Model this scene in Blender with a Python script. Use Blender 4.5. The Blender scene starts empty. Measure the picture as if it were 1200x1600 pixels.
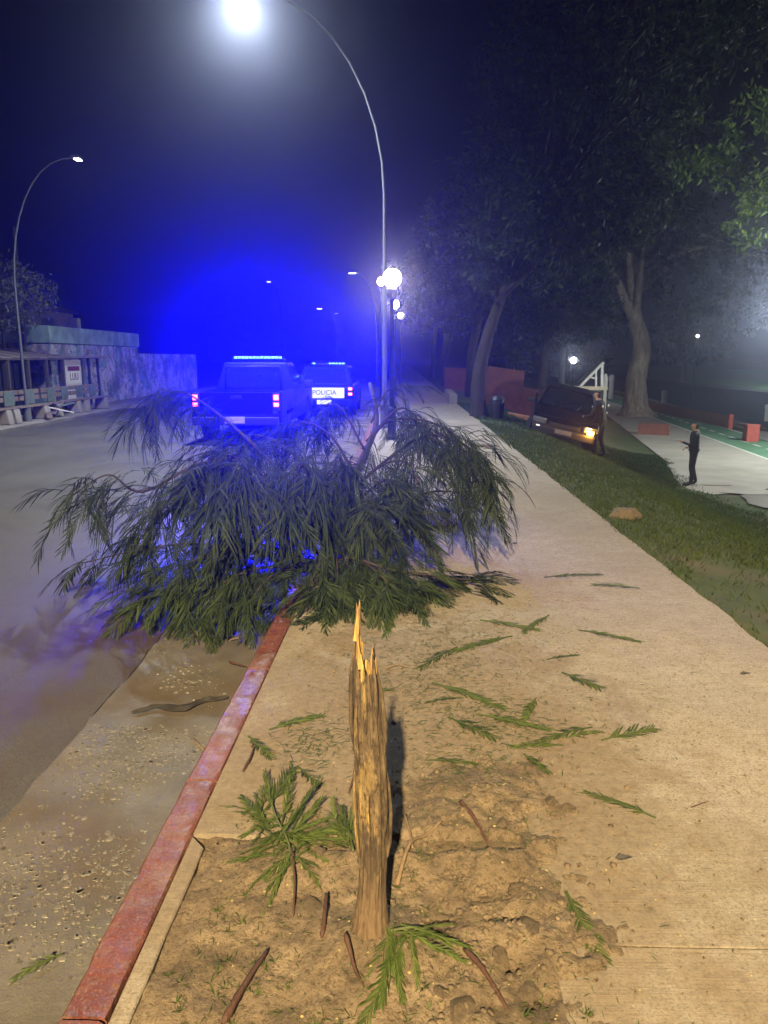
import bpy, bmesh, math, random
import numpy as np
from mathutils import Vector, Matrix, noise

R = math.radians
random.seed(11)
rng = np.random.default_rng(11)
sc = bpy.context.scene
col = sc.collection

# ------------------------------------------------------------------ camera
F, PITCH, YAW, EYE = 1150.0, R(11.8), R(1.25), 1.55
cam = bpy.data.cameras.new('camera')
cam.sensor_fit = 'VERTICAL'; cam.sensor_height = 36.0; cam.sensor_width = 27.0
cam.lens = 36.0 * F / 1600.0
cam.clip_start = 0.05; cam.clip_end = 2000
cam_o = bpy.data.objects.new('camera', cam); col.objects.link(cam_o)
cam_o.location = (0, 0, EYE); cam_o.rotation_euler = (R(90) - PITCH, 0, YAW)
sc.camera = cam_o

# ------------------------------------------------------------------ night sky
world = bpy.data.worlds.new('World'); sc.world = world; world.use_nodes = True
wn = world.node_tree.nodes; wl = world.node_tree.links
sky = wn.new('ShaderNodeTexSky'); sky.sky_type = 'NISHITA'; sky.sun_disc = False
sky.sun_elevation = R(-4.0); sky.sun_rotation = R(200); sky.altitude = 400
wl.new(sky.outputs[0], wn['Background'].inputs[0]); wn['Background'].inputs[1].default_value = 0.008

# ------------------------------------------------------------------ exposure
sc.render.engine = 'CYCLES'
sc.view_settings.view_transform = 'Standard'; sc.view_settings.look = 'None'
sc.view_settings.exposure = 0.0; sc.view_settings.gamma = 1.0
sc.view_settings.use_curve_mapping = False
cy = sc.cycles
cy.use_denoising = True
try: cy.denoiser = 'OPENIMAGEDENOISE'; cy.denoising_input_passes = 'RGB_ALBEDO_NORMAL'; cy.denoising_prefilter = 'ACCURATE'
except Exception: pass
cy.max_bounces = 5; cy.diffuse_bounces = 2; cy.glossy_bounces = 2; cy.transmission_bounces = 3
cy.transparent_max_bounces = 6; cy.volume_bounces = 0
cy.sample_clamp_indirect = 4.0; cy.caustics_reflective = False; cy.caustics_refractive = False
cy.use_light_tree = True

HAZE = 0.0034  # density of the air added to stand in for lens glare
LAMP_WARM = 36000.0        # sodium street lamp behind the photographer
LAMP_MAIN = 8200.0        # white street lamp above the road
BLUE = 22000.0            # light bar of the pickup
GLOBE = 210.0
PARK = 5200.0

# ------------------------------------------------------------------ helpers
def ray(px, py):
    a = (px - 600) / F; b = (800 - py) / F
    d = (a, math.cos(PITCH) + b * math.sin(PITCH), -math.sin(PITCH) + b * math.cos(PITCH))
    c, s = math.cos(YAW), math.sin(YAW)
    return Vector((d[0] * c - d[1] * s, d[0] * s + d[1] * c, d[2]))
def at(px, py, Y):
    d = ray(px, py); t = Y / d.y
    return Vector((d.x * t, Y, EYE + d.z * t))
def gr(px, py, z=0.0):
    d = ray(px, py); t = (z - EYE) / d.z
    return Vector((d.x * t, d.y * t, z))
def atx(px, py, X):
    d = ray(px, py); t = X / d.x
    return Vector((X, d.y * t, EYE + d.z * t))
def sstep(t):
    t = min(1, max(0, t)); return t * t * (3 - 2 * t)

def tag(o, label=None, cat=None, group=None, kind=None):
    if label: o['label'] = label
    if cat: o['category'] = cat
    if group: o['group'] = group
    if kind: o['kind'] = kind
    return o
def empty(name, loc=(0, 0, 0), rz=0, parent=None):
    o = bpy.data.objects.new(name, None); col.objects.link(o)
    o.empty_display_size = 0.1
    o.location = loc; o.rotation_euler = (0, 0, rz)
    if parent: o.parent = parent
    return o
def link_mesh(name, me, parent=None, loc=None, mat=None):
    o = bpy.data.objects.new(name, me); col.objects.link(o)
    if mat is not None and not me.materials: me.materials.append(mat)
    if parent: o.parent = parent
    if loc is not None: o.location = loc
    return o
def np_mesh(name, verts, quads, mat, smooth=False):
    me = bpy.data.meshes.new(name)
    verts = np.asarray(verts, dtype=np.float32).reshape(-1, 3); quads = np.asarray(quads, dtype=np.int32)
    k = quads.shape[1]; n = len(quads)
    me.vertices.add(len(verts)); me.vertices.foreach_set('co', verts.ravel())
    me.loops.add(n * k); me.loops.foreach_set('vertex_index', quads.ravel())
    me.polygons.add(n); me.polygons.foreach_set('loop_start', np.arange(0, n * k, k, dtype=np.int32))
    try: me.polygons.foreach_set('loop_total', np.full(n, k, dtype=np.int32))
    except Exception: pass
    me.update(calc_edges=True); me.validate()
    if mat: me.materials.append(mat)
    if smooth: me.shade_smooth()
    return me

class MB:
    def __init__(s): s.v = []; s.f = []
    def add(s, verts, faces, M=None):
        o = len(s.v)
        s.v += [tuple(M @ Vector(p)) if M else tuple(p) for p in verts]
        s.f += [tuple(i + o for i in f) for f in faces]
        return s
    def box(s, c, d, rot=None, taper=None):
        x, y, z = d[0] / 2, d[1] / 2, d[2] / 2
        t = taper or (1, 1)
        P = [(-x, -y, -z), (x, -y, -z), (x, y, -z), (-x, y, -z), (-x * t[0], -y * t[1], z), (x * t[0], -y * t[1], z), (x * t[0], y * t[1], z), (-x * t[0], y * t[1], z)]
        M = Matrix.Translation(c) @ (rot.to_4x4() if rot is not None else Matrix())
        return s.add(P, [(3, 2, 1, 0), (4, 5, 6, 7), (0, 1, 5, 4), (1, 2, 6, 5), (2, 3, 7, 6), (3, 0, 4, 7)], M)
    def prism(s, poly, axis, a, b):
        """poly: 2D outline (counter-clockwise), extruded along axis from a to b"""
        def P(u, v, w):
            return {'x': (w, u, v), 'y': (u, w, v), 'z': (u, v, w)}[axis]
        n = len(poly)
        V = [P(u, v, a) for u, v in poly] + [P(u, v, b) for u, v in poly]
        Fs = [tuple(range(n - 1, -1, -1)), tuple(range(n, 2 * n))] + [(i, (i + 1) % n, (i + 1) % n + n, i + n) for i in range(n)]
        return s.add(V, Fs)
    def tube(s, pts, rad, n=8, cap=True, jit=0.0):
        pts = [Vector(p) for p in pts]; m = len(pts)
        if not hasattr(rad, '__len__'): rad = [rad] * m
        V = []; up = None
        for i, p in enumerate(pts):
            t = (pts[min(i + 1, m - 1)] - pts[max(i - 1, 0)]).normalized()
            if up is None:
                up = Vector((0, 0, 1)) if abs(t.z) < 0.9 else Vector((1, 0, 0))
            a = t.cross(up).normalized(); b = a.cross(t).normalized(); up = b
            for k in range(n):
                q = 2 * math.pi * k / n
                r = rad[i] * (1 + (random.uniform(-jit, jit) if jit else 0))
                V.append(p + a * (r * math.cos(q)) + b * (r * math.sin(q)))
        Fs = [(i * n + k, i * n + (k + 1) % n, (i + 1) * n + (k + 1) % n, (i + 1) * n + k) for i in range(m - 1) for k in range(n)]
        if cap: Fs += [tuple(range(n - 1, -1, -1)), tuple((m - 1) * n + k for k in range(n))]
        return s.add(V, Fs)
    def lathe(s, prof, n=16, M=None):
        """prof: (radius, z) from bottom to top"""
        V = [(r * math.cos(2 * math.pi * k / n), r * math.sin(2 * math.pi * k / n), z) for r, z in prof for k in range(n)]
        m = len(prof)
        Fs = [(i * n + k, i * n + (k + 1) % n, (i + 1) * n + (k + 1) % n, (i + 1) * n + k) for i in range(m - 1) for k in range(n)]
        Fs += [tuple(range(n - 1, -1, -1)), tuple((m - 1) * n + k for k in range(n))]
        return s.add(V, Fs, M)
    def mesh(s, name, mat=None, smooth=False, bevel=0, seg=2):
        me = bpy.data.meshes.new(name); me.from_pydata(s.v, [], s.f)
        bm = bmesh.new(); bm.from_mesh(me)
        bmesh.ops.recalc_face_normals(bm, faces=bm.faces)
        if bevel:
            bmesh.ops.bevel(bm, geom=[e for e in bm.edges if len(e.link_faces) == 2 and e.calc_face_angle(0) > 0.5], offset=bevel, segments=seg, profile=0.6, affect='EDGES', clamp_overlap=True)
        bm.to_mesh(me); bm.free()
        if mat: me.materials.append(mat)
        if smooth: me.shade_smooth()
        return me
    def build(s, name, mat, parent=None, smooth=False, bevel=0, seg=2, loc=None):
        return link_mesh(name, s.mesh(name, mat, smooth, bevel, seg), parent, loc)
def auto_smooth(o, ang=40):
    me = o.data
    try:
        me.shade_smooth(); me.set_sharp_from_angle(angle=R(ang))
    except Exception: pass
    return o

# ------------------------------------------------------------------ materials
class NT:
    def __init__(s, name):
        s.m = bpy.data.materials.new(name); s.m.use_nodes = True
        s.t = s.m.node_tree; s.b = s.t.nodes['Principled BSDF']; s.out = s.t.nodes['Material Output']
        s.co = None
    def n(s, typ, **kw):
        x = s.t.nodes.new(typ)
        for k, v in kw.items():
            if k in x.inputs: x.inputs[k].default_value = v
            else: setattr(x, k, v)
        return x
    def l(s, a, b): s.t.links.new(a, b)
    def coord(s, scale=None, kind='Object'):
        if s.co is None: s.co = s.n('ShaderNodeTexCoord')
        o = s.co.outputs[kind]
        if scale is not None:
            mp = s.n('ShaderNodeMapping'); mp.inputs['Scale'].default_value = scale; s.l(o, mp.inputs[0]); o = mp.outputs[0]
        return o
    def noise(s, scale, detail=4, rough=0.55, vec=None, kind='Object', dist=0):
        x = s.n('ShaderNodeTexNoise', Scale=scale, Detail=detail, Roughness=rough, Distortion=dist)
        s.l(vec if vec is not None else s.coord(kind=kind), x.inputs['Vector']); return x.outputs['Fac']
    def ramp(s, fac, stops, interp='LINEAR'):
        x = s.n('ShaderNodeValToRGB'); cr = x.color_ramp; cr.interpolation = interp
        while len(cr.elements) < len(stops): cr.elements.new(0.5)
        for e, (p, c) in zip(cr.elements, stops):
            e.position = p
            e.color = (c, c, c, 1) if not hasattr(c, '__len__') else (*c[:3], 1)
        s.l(fac, x.inputs[0]); return x.outputs[0]
    def mix(s, fac, a, b, mode='MIX'):
        x = s.n('ShaderNodeMix', data_type='RGBA', blend_type=mode)
        for v, i in ((fac, 0), (a, 6), (b, 7)):
            if isinstance(v, (int, float)): x.inputs[i].default_value = v
            elif isinstance(v, tuple): x.inputs[i].default_value = (*v[:3], 1)
            else: s.l(v, x.inputs[i])
        return x.outputs[2]
    def math(s, op, a, b=0.0):
        x = s.n('ShaderNodeMath', operation=op)
        for v, i in ((a, 0), (b, 1)):
            if isinstance(v, (int, float)): x.inputs[i].default_value = v
            else: s.l(v, x.inputs[i])
        return x.outputs[0]
    def bump(s, h, strength=0.3, dist=0.01, prev=None):
        x = s.n('ShaderNodeBump', Strength=strength, Distance=dist); s.l(h, x.inputs['Height'])
        if prev is not None: s.l(prev, x.inputs['Normal'])
        return x.outputs[0]
    def done(s, color=None, rough=None, normal=None, **kw):
        for key, v in (('Base Color', color), ('Roughness', rough), ('Normal', normal)):
            if v is None: continue
            if isinstance(v, (int, float)): s.b.inputs[key].default_value = v
            elif isinstance(v, tuple): s.b.inputs[key].default_value = (*v[:3], 1)
            else: s.l(v, s.b.inputs[key])
        for k, v in kw.items(): s.b.inputs[k].default_value = v
        return s.m

M = {}
def simple(name, color, rough=0.6, var=0.25, scale=6, bump=0.0, bs=40, **kw):
    t = NT(name)
    n = t.noise(scale, 5)
    c = t.ramp(n, [(0.25, tuple(x * (1 - var) for x in color)), (0.75, tuple(min(1, x * (1 + var)) for x in color))])
    nm = t.bump(t.noise(bs, 4), bump, 0.01) if bump else None
    M[name] = t.done(c, rough, nm, **kw)
    return M[name]
def emis(name, color, strength):
    t = NT(name); t.done((0.8, 0.8, 0.8), 0.4)
    t.b.inputs['Emission Color'].default_value = (*color, 1); t.b.inputs['Emission Strength'].default_value = strength
    M[name] = t.m; return t.m

def mat_concrete():
    t = NT('concrete')
    w = t.coord()
    big = t.noise(0.9, 4); mid = t.noise(7, 6, 0.65); fine = t.noise(120, 3, 0.7)
    c = t.ramp(big, [(0.3, (0.25, 0.225, 0.19)), (0.7, (0.36, 0.325, 0.275))])
    c = t.mix(t.ramp(mid, [(0.35, 0.0), (0.75, 0.55)]), c, (0.19, 0.165, 0.13), 'MIX')
    c = t.mix(t.ramp(fine, [(0.36, 0.85), (0.50, 0.0)]), c, (0.12, 0.10, 0.075))
    c = t.mix(t.ramp(t.noise(75, 3, 0.75), [(0.58, 0.0), (0.68, 0.6)]), c, (0.48, 0.43, 0.35))
    c = t.mix(t.ramp(t.noise(28, 5, 0.75), [(0.52, 0.0), (0.66, 0.55)]), c, (0.15, 0.115, 0.08))
    # soil trodden out of the tree pit
    mp = t.n('ShaderNodeMapping'); mp.inputs['Location'].default_value = (-0.05, -2.5, 0)
    t.l(w, mp.inputs[0])
    mp2 = t.n('ShaderNodeMapping'); mp2.inputs['Scale'].default_value = (0.85, 0.50, 1); t.l(mp.outputs[0], mp2.inputs[0])
    ln = t.n('ShaderNodeVectorMath', operation='LENGTH'); t.l(mp2.outputs[0], ln.inputs[0])
    d = t.math('ADD', ln.outputs['Value'], t.math('MULTIPLY', t.math('SUBTRACT', t.noise(2.6, 6, 0.7), 0.5), 1.9))
    soil = t.ramp(d, [(0.30, 0.95), (0.70, 0.7), (1.25, 0.0)])
    c = t.mix(soil, c, t.ramp(t.noise(30, 5, 0.7), [(0.3, (0.10, 0.072, 0.046)), (0.7, (0.22, 0.168, 0.112))]))
    # dark spots and old drips
    v = t.n('ShaderNodeTexVoronoi', Scale=9.0); t.l(w, v.inputs['Vector'])
    spots = t.math('MULTIPLY', t.ramp(v.outputs['Distance'], [(0.05, 1.0), (0.09, 0.0)]), t.ramp(t.noise(3.0, 3), [(0.5, 0.0), (0.62, 0.8)]))
    c = t.mix(spots, c, (0.05, 0.042, 0.035))
    # broom strokes across the walk
    br = t.noise(1, 3, 0.6, t.coord((2.0, 130.0, 1.0)))
    c = t.mix(t.ramp(br, [(0.35, 0.35), (0.6, 0.0)]), c, (0.16, 0.14, 0.115))
    nm = t.bump(br, 0.35, 0.004); nm = t.bump(fine, 0.5, 0.003, nm); nm = t.bump(mid, 0.25, 0.01, nm)
    M['concrete'] = t.done(c, t.ramp(mid, [(0.3, 0.72), (0.7, 0.9)]), nm)
mat_concrete()
def mat_aggregate():
    t = NT('gutter_concrete')
    c = t.ramp(t.noise(3.0, 6, 0.65), [(0.3, (0.070, 0.063, 0.054)), (0.7, (0.145, 0.131, 0.112))])
    c = t.mix(t.ramp(t.noise(1.1, 4), [(0.5, 0.0), (0.64, 0.75)]), c, (0.075, 0.05, 0.026))
    c = t.mix(t.ramp(t.noise(180, 2), [(0.3, 0.6), (0.5, 0.0)]), c, (0.06, 0.05, 0.04))
    nm = t.bump(t.noise(60, 4, 0.7), 0.7, 0.006)
    M['gutter_concrete'] = t.done(c, t.ramp(t.noise(2.2, 4), [(0.35, 0.35), (0.65, 0.8)]), nm)
    t = NT('pebble')
    g = t.n('ShaderNodeNewGeometry')
    c = t.ramp(g.outputs['Random Per Island'], [(0.0, (0.06, 0.054, 0.045)), (0.35, (0.095, 0.087, 0.074)), (0.7, (0.14, 0.128, 0.108)), (0.9, (0.10, 0.08, 0.062)), (1.0, (0.10, 0.10, 0.10))])
    M['pebble'] = t.done(c, 0.55, t.bump(t.noise(90, 3), 0.3, 0.003))
mat_aggregate()
def mat_asphalt():
    t = NT('asphalt')
    c = t.ramp(t.noise(0.35, 5, 0.6), [(0.3, (0.046, 0.042, 0.039)), (0.7, (0.080, 0.074, 0.067))])
    c = t.mix(t.ramp(t.noise(260, 2, 0.8), [(0.55, 0.0), (0.66, 0.9)]), c, (0.24, 0.23, 0.21))
    c = t.mix(t.ramp(t.noise(90, 3, 0.8), [(0.36, 0.8), (0.48, 0.0)]), c, (0.025, 0.023, 0.022))
    mp = t.n('ShaderNodeMapping'); mp.inputs['Location'].default_value = (1.75, -4.0, 0); t.l(t.coord(), mp.inputs[0])
    mp2 = t.n('ShaderNodeMapping'); mp2.inputs['Scale'].default_value = (1.9, 0.55, 1); t.l(mp.outputs[0], mp2.inputs[0])
    ln = t.n('ShaderNodeVectorMath', operation='LENGTH'); t.l(mp2.outputs[0], ln.inputs[0])
    d = t.math('ADD', ln.outputs['Value'], t.math('MULTIPLY', t.math('SUBTRACT', t.noise(2.2, 6, 0.7), 0.5), 1.6))
    c = t.mix(t.ramp(d, [(0.35, 0.85), (0.95, 0.0)]), c, (0.055, 0.036, 0.022))
    nm = t.bump(t.noise(150, 3, 0.8), 0.8, 0.006)
    M['asphalt'] = t.done(c, t.ramp(t.noise(0.8, 4), [(0.35, 0.42), (0.7, 0.62)]), nm)
mat_asphalt()
def mat_kerb():
    t = NT('red_kerb_paint')
    c = t.ramp(t.noise(5, 5), [(0.3, (0.095, 0.030, 0.027)), (0.7, (0.165, 0.054, 0.046))])
    c = t.mix(t.ramp(t.noise(22, 6, 0.75), [(0.54, 0.0), (0.70, 0.85)]), c, (0.15, 0.115, 0.085))
    c = t.mix(t.ramp(t.noise(3.1, 5, 0.7), [(0.48, 0.0), (0.66, 0.75)]), c, (0.17, 0.105, 0.07))
    c = t.mix(t.ramp(t.noise(130, 3, 0.8), [(0.56, 0.0), (0.66, 0.7)]), c, (0.30, 0.16, 0.13))
    c = t.mix(t.ramp(t.noise(55, 4, 0.7), [(0.34, 0.7), (0.44, 0.0)]), c, (0.05, 0.025, 0.02))
    nm = t.bump(t.noise(45, 5, 0.6), 0.5, 0.01); nm = t.bump(t.noise(9, 3), 0.4, 0.02, nm)
    M['kerb'] = t.done(c, t.ramp(t.noise(18, 4), [(0.35, 0.30), (0.7, 0.62)]), nm)
mat_kerb()
def mat_soil():
    t = NT('soil')
    c = t.ramp(t.noise(5, 6, 0.7), [(0.30, (0.080, 0.059, 0.039)), (0.5, (0.150, 0.112, 0.075)), (0.70, (0.235, 0.180, 0.123))])
    c = t.mix(t.ramp(t.noise(70, 4, 0.7), [(0.34, 0.85), (0.50, 0.0)]), c, (0.055, 0.035, 0.020))
    c = t.mix(t.ramp(t.noise(240, 2, 0.8), [(0.68, 0.0), (0.76, 0.8)]), c, (0.40, 0.31, 0.17))
    nm = t.bump(t.noise(35, 6, 0.7), 0.7, 0.02); nm = t.bump(t.noise(160, 4, 0.7), 0.5, 0.006, nm)
    M['soil'] = t.done(c, 0.95, nm)
mat_soil()
def mat_stump():
    t = NT('stripped_bark')
    lon = t.coord((1.0, 1.0, 0.16))
    ridge = t.noise(80, 7, 0.75, lon, dist=0.6); patch = t.noise(16, 5, 0.7, t.coord((1.0, 1.0, 0.30)))
    bark = t.ramp(ridge, [(0.34, (0.022, 0.015, 0.010)), (0.5, (0.075, 0.052, 0.033)), (0.66, (0.15, 0.108, 0.070))])
    wood = t.ramp(ridge, [(0.25, (0.24, 0.145, 0.04)), (0.60, (0.66, 0.47, 0.17))])
    sep = t.n('ShaderNodeSeparateXYZ'); t.l(t.coord(), sep.inputs[0])
    up = t.ramp(sep.outputs['Z'], [(0.18, 0.0), (0.30, 0.9), (0.55, 0.75), (0.64, 0.15), (0.72, 0.5), (0.80, 1.0)])
    front = t.ramp(t.math('ADD', t.math('MULTIPLY', sep.outputs['Y'], -9.0), t.math('MULTIPLY', sep.outputs['X'], -3.0)), [(0.12, 0.0), (0.45, 1.0)])
    k = t.math('MULTIPLY', t.math('MULTIPLY', up, t.math('ADD', front, 0.08)), t.ramp(patch, [(0.48, 0.0), (0.54, 1.0)]))
    c = t.mix(k, bark, wood)
    low = t.ramp(t.math('ADD', sep.outputs['Z'], t.math('MULTIPLY', t.math('SUBTRACT', patch, 0.5), 0.3)), [(0.1, 0.85), (0.24, 0.0)])
    c = t.mix(t.ramp(t.noise(38, 5, 0.75, t.coord((1, 1, 0.5))), [(0.36, 0.85), (0.47, 0.0)]), c, (0.022, 0.013, 0.008))
    c = t.mix(low, c, t.ramp(ridge, [(0.3, (0.09, 0.058, 0.033)), (0.7, (0.20, 0.135, 0.08))]))
    nm = t.bump(ridge, 0.9, 0.012); nm = t.bump(patch, 0.5, 0.02, nm)
    M['stump'] = t.done(c, 0.85, nm)
    t = NT('split_wood')
    r = t.noise(80, 5, 0.65, t.coord((1.0, 1.0, 0.06)))
    M['wood'] = t.done(t.ramp(r, [(0.34, (0.07, 0.04, 0.015)), (0.5, (0.27, 0.17, 0.055)), (0.68, (0.50, 0.35, 0.13))]), 0.8, t.bump(r, 0.9, 0.01))
mat_stump()
def mat_leaf(name, dark, light, trans=0.35):
    t = NT(name)
    g = t.n('ShaderNodeNewGeometry')
    oi = t.n('ShaderNodeObjectInfo')
    f = t.math('ADD', t.math('MULTIPLY', g.outputs['Random Per Island'], 0.6), t.math('MULTIPLY', oi.outputs['Random'], 0.4))
    c = t.ramp(f, [(0.1, dark), (0.9, light)])
    t.done(c, 0.65, **{'Specular IOR Level': 0.15})
    tr = t.n('ShaderNodeBsdfTranslucent'); t.l(c, tr.inputs[0])
    mx = t.n('ShaderNodeMixShader'); mx.inputs[0].default_value = trans
    t.l(t.b.outputs[0], mx.inputs[1]); t.l(tr.outputs[0], mx.inputs[2]); t.l(mx.outputs[0], t.out.inputs[0])
    M[name] = t.m
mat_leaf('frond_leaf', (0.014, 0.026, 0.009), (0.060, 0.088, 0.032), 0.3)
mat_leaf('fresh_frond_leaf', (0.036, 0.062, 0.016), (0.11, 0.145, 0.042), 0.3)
mat_leaf('lit_leaf', (0.06, 0.10, 0.02), (0.15, 0.21, 0.05), 0.45)  # lighter copy of tree_leaf with the lamplight put into its colour
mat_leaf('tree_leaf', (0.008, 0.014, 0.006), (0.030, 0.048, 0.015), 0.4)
mat_leaf('grey_tree_leaf', (0.06, 0.07, 0.045), (0.13, 0.14, 0.09), 0.3)
mat_leaf('grass_blade', (0.024, 0.042, 0.009), (0.070, 0.098, 0.024), 0.25)
def mat_bark():
    t = NT('bark')
    r = t.noise(14, 6, 0.65, t.coord((1, 1, 0.2)))
    M['bark'] = t.done(t.ramp(r, [(0.25, (0.010, 0.008, 0.006)), (0.7, (0.036, 0.028, 0.022))]), 0.9, t.bump(r, 0.9, 0.04))
    t = NT('pale_bark')
    r = t.noise(5, 6, 0.65, t.coord((1, 1, 0.25)))
    M['pale_bark'] = t.done(t.ramp(r, [(0.3, (0.10, 0.075, 0.055)), (0.5, (0.26, 0.21, 0.16)), (0.7, (0.40, 0.34, 0.27))]), 0.9, t.bump(r, 0.9, 0.05))
mat_bark()
def mat_grass_ground():
    t = NT('grass_ground')
    c = t.ramp(t.noise(3.0, 6, 0.7), [(0.25, (0.026, 0.042, 0.010)), (0.5, (0.048, 0.074, 0.017)), (0.75, (0.075, 0.10, 0.026))])
    c = t.mix(t.ramp(t.noise(0.55, 5, 0.65), [(0.54, 0.0), (0.68, 0.8)]), c, (0.13, 0.095, 0.055))
    nm = t.bump(t.noise(40, 5, 0.7), 0.9, 0.03)
    M['grass_ground'] = t.done(c, 0.95, nm)
mat_grass_ground()
simple('lawn', (0.06, 0.14, 0.028), 0.9, 0.35, 1.5, 0.5, 10)  # brighter grass for the far bank, lamplight partly put into its colour
simple('dark_twig', (0.055, 0.024, 0.016), 0.7, 0.3, 30, 0.5, 120)
simple('dry_twig', (0.16, 0.11, 0.065), 0.8, 0.3, 30, 0.5, 120)
simple('green_stem', (0.07, 0.085, 0.03), 0.7, 0.3, 30)
simple('branch_bark', (0.034, 0.026, 0.020), 0.8, 0.35, 30, 0.6, 60)
simple('galvanised', (0.10, 0.105, 0.11), 0.65, 0.2, 10, 0, Metallic=0.2)
simple('dark_iron', (0.018, 0.022, 0.020), 0.5, 0.2, 10)
simple('white_paint', (0.72, 0.72, 0.70), 0.5, 0.08, 8)
simple('cream_paint', (0.62, 0.55, 0.42), 0.6, 0.1, 8)
simple('terracotta', (0.20, 0.075, 0.055), 0.85, 0.3, 3, 0.4, 30)
simple('terracotta_fence', (0.34, 0.13, 0.07), 0.75, 0.2, 5)
simple('red_block_paint', (0.38, 0.07, 0.05), 0.6, 0.2, 5)
simple('river_path_concrete', (0.36, 0.33, 0.29), 0.8, 0.18, 1.2, 0.3, 50)
simple('bike_lane_green', (0.10, 0.23, 0.13), 0.75, 0.2, 2.5, 0.3, 60)
simple('lane_paint', (0.66, 0.68, 0.60), 0.6, 0.15, 6)
simple('mud', (0.10, 0.075, 0.05), 0.6, 0.5, 1.3, 0.6, 12)
simple('stone_wall', (0.22, 0.20, 0.18), 0.9, 0.3, 2, 0.6, 12)
simple('dark_stone', (0.045, 0.043, 0.042), 0.9, 0.3, 2, 0.6, 12)
simple('rock', (0.15, 0.12, 0.085), 0.9, 0.5, 14, 0.9, 25)
simple('board', (0.12, 0.075, 0.045), 0.85, 0.35, 8, 0.4, 40)
simple('plank', (0.16, 0.12, 0.10), 0.8, 0.3, 6, 0.4, 40)
simple('old_timber', (0.055, 0.045, 0.040), 0.85, 0.35, 5, 0.5, 30)
simple('brick_orange', (0.34, 0.15, 0.09), 0.9, 0.3, 5, 0.4, 30)
simple('turquoise_wall', (0.17, 0.25, 0.23), 0.85, 0.6, 1.6, 0.3, 20)
simple('dull_green', (0.10, 0.13, 0.12), 0.8, 0.3, 4)
simple('dark_shutter', (0.035, 0.045, 0.042), 0.5, 0.3, 3)
simple('roof_tin', (0.18, 0.15, 0.14), 0.6, 0.35, 3, 0.3, 20)
simple('roof_tile', (0.10, 0.07, 0.08), 0.8, 0.3, 4)
simple('house_wall', (0.16, 0.13, 0.14), 0.9, 0.3, 2)
simple('sign_white', (0.62, 0.56, 0.56), 0.6, 0.1, 8)
simple('sign_maroon', (0.14, 0.02, 0.03), 0.6, 0.1, 8)
simple('debris_metal', (0.05, 0.047, 0.043), 0.35, 0.4, 12, 0.5, 30, Metallic=0.3)
simple('tyre', (0.012, 0.012, 0.012), 0.85, 0.2, 20)
simple('rim_metal', (0.35, 0.35, 0.36), 0.35, 0.1, 10, 0, Metallic=0.8)
simple('navy_car_paint', (0.006, 0.008, 0.020), 0.5, 0.1, 3, 0, **{'Specular IOR Level': 0.12})
simple('black_car_paint', (0.006, 0.006, 0.007), 0.35, 0.15, 3, 0, **{'Specular IOR Level': 0.25})
simple('white_car_paint', (0.62, 0.62, 0.63), 0.3, 0.05, 3, 0, **{'Coat Weight': 0.5})
simple('black_plastic', (0.014, 0.014, 0.015), 0.55, 0.2, 10)
simple('car_glass', (0.012, 0.014, 0.016), 0.06, 0.1, 3)
simple('chrome', (0.6, 0.6, 0.6), 0.15, 0.05, 5, 0, Metallic=1.0)
simple('plate_white', (0.68, 0.68, 0.66), 0.4, 0.06, 20)
simple('plate_dim', (0.16, 0.15, 0.15), 0.5, 0.2, 20)  # darker copy of the white plate, weak light put into its colour
simple('head_lens', (0.09, 0.09, 0.10), 0.15, 0.1, 10)
simple('uniform_navy', (0.004, 0.005, 0.007), 0.8, 0.25, 14, 0.4, 40)
simple('skin', (0.36, 0.20, 0.13), 0.55, 0.1, 20)
simple('hair', (0.012, 0.010, 0.009), 0.6, 0.2, 40)
simple('boot', (0.010, 0.010, 0.010), 0.45, 0.2, 20)
simple('reflective_tape', (0.85, 0.85, 0.85), 0.3, 0.03, 20)
simple('bin_black', (0.010, 0.010, 0.012), 0.5, 0.2, 10)
simple('ground_dirt', (0.075, 0.062, 0.045), 0.95, 0.35, 0.6, 0.5, 8)
simple('petal', (0.34, 0.27, 0.11), 0.7, 0.45, 30)
emis('main_led', (0.90, 0.97, 1.0), 60)
emis('globe_glow', (1.0, 0.93, 0.78), 9)
emis('park_glow', (0.92, 1.0, 0.93), 12)
emis('far_glow', (1.0, 0.95, 0.85), 10)
emis('orange_glow', (1.0, 0.42, 0.12), 6)
emis('blue_led', (0.0, 0.045, 1.0), 18)
emis('tail_red', (1.0, 0.05, 0.10), 14)
emis('turn_amber', (1.0, 0.36, 0.02), 14)
emis('plate_glow', (0.85, 0.80, 1.0), 0.22)  # glow put into tail band and plate in place of reflected light
emis('head_white', (0.9, 0.95, 1.0), 0.8)
emis('sodium_glow', (1.0, 0.75, 0.4), 30)
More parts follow.
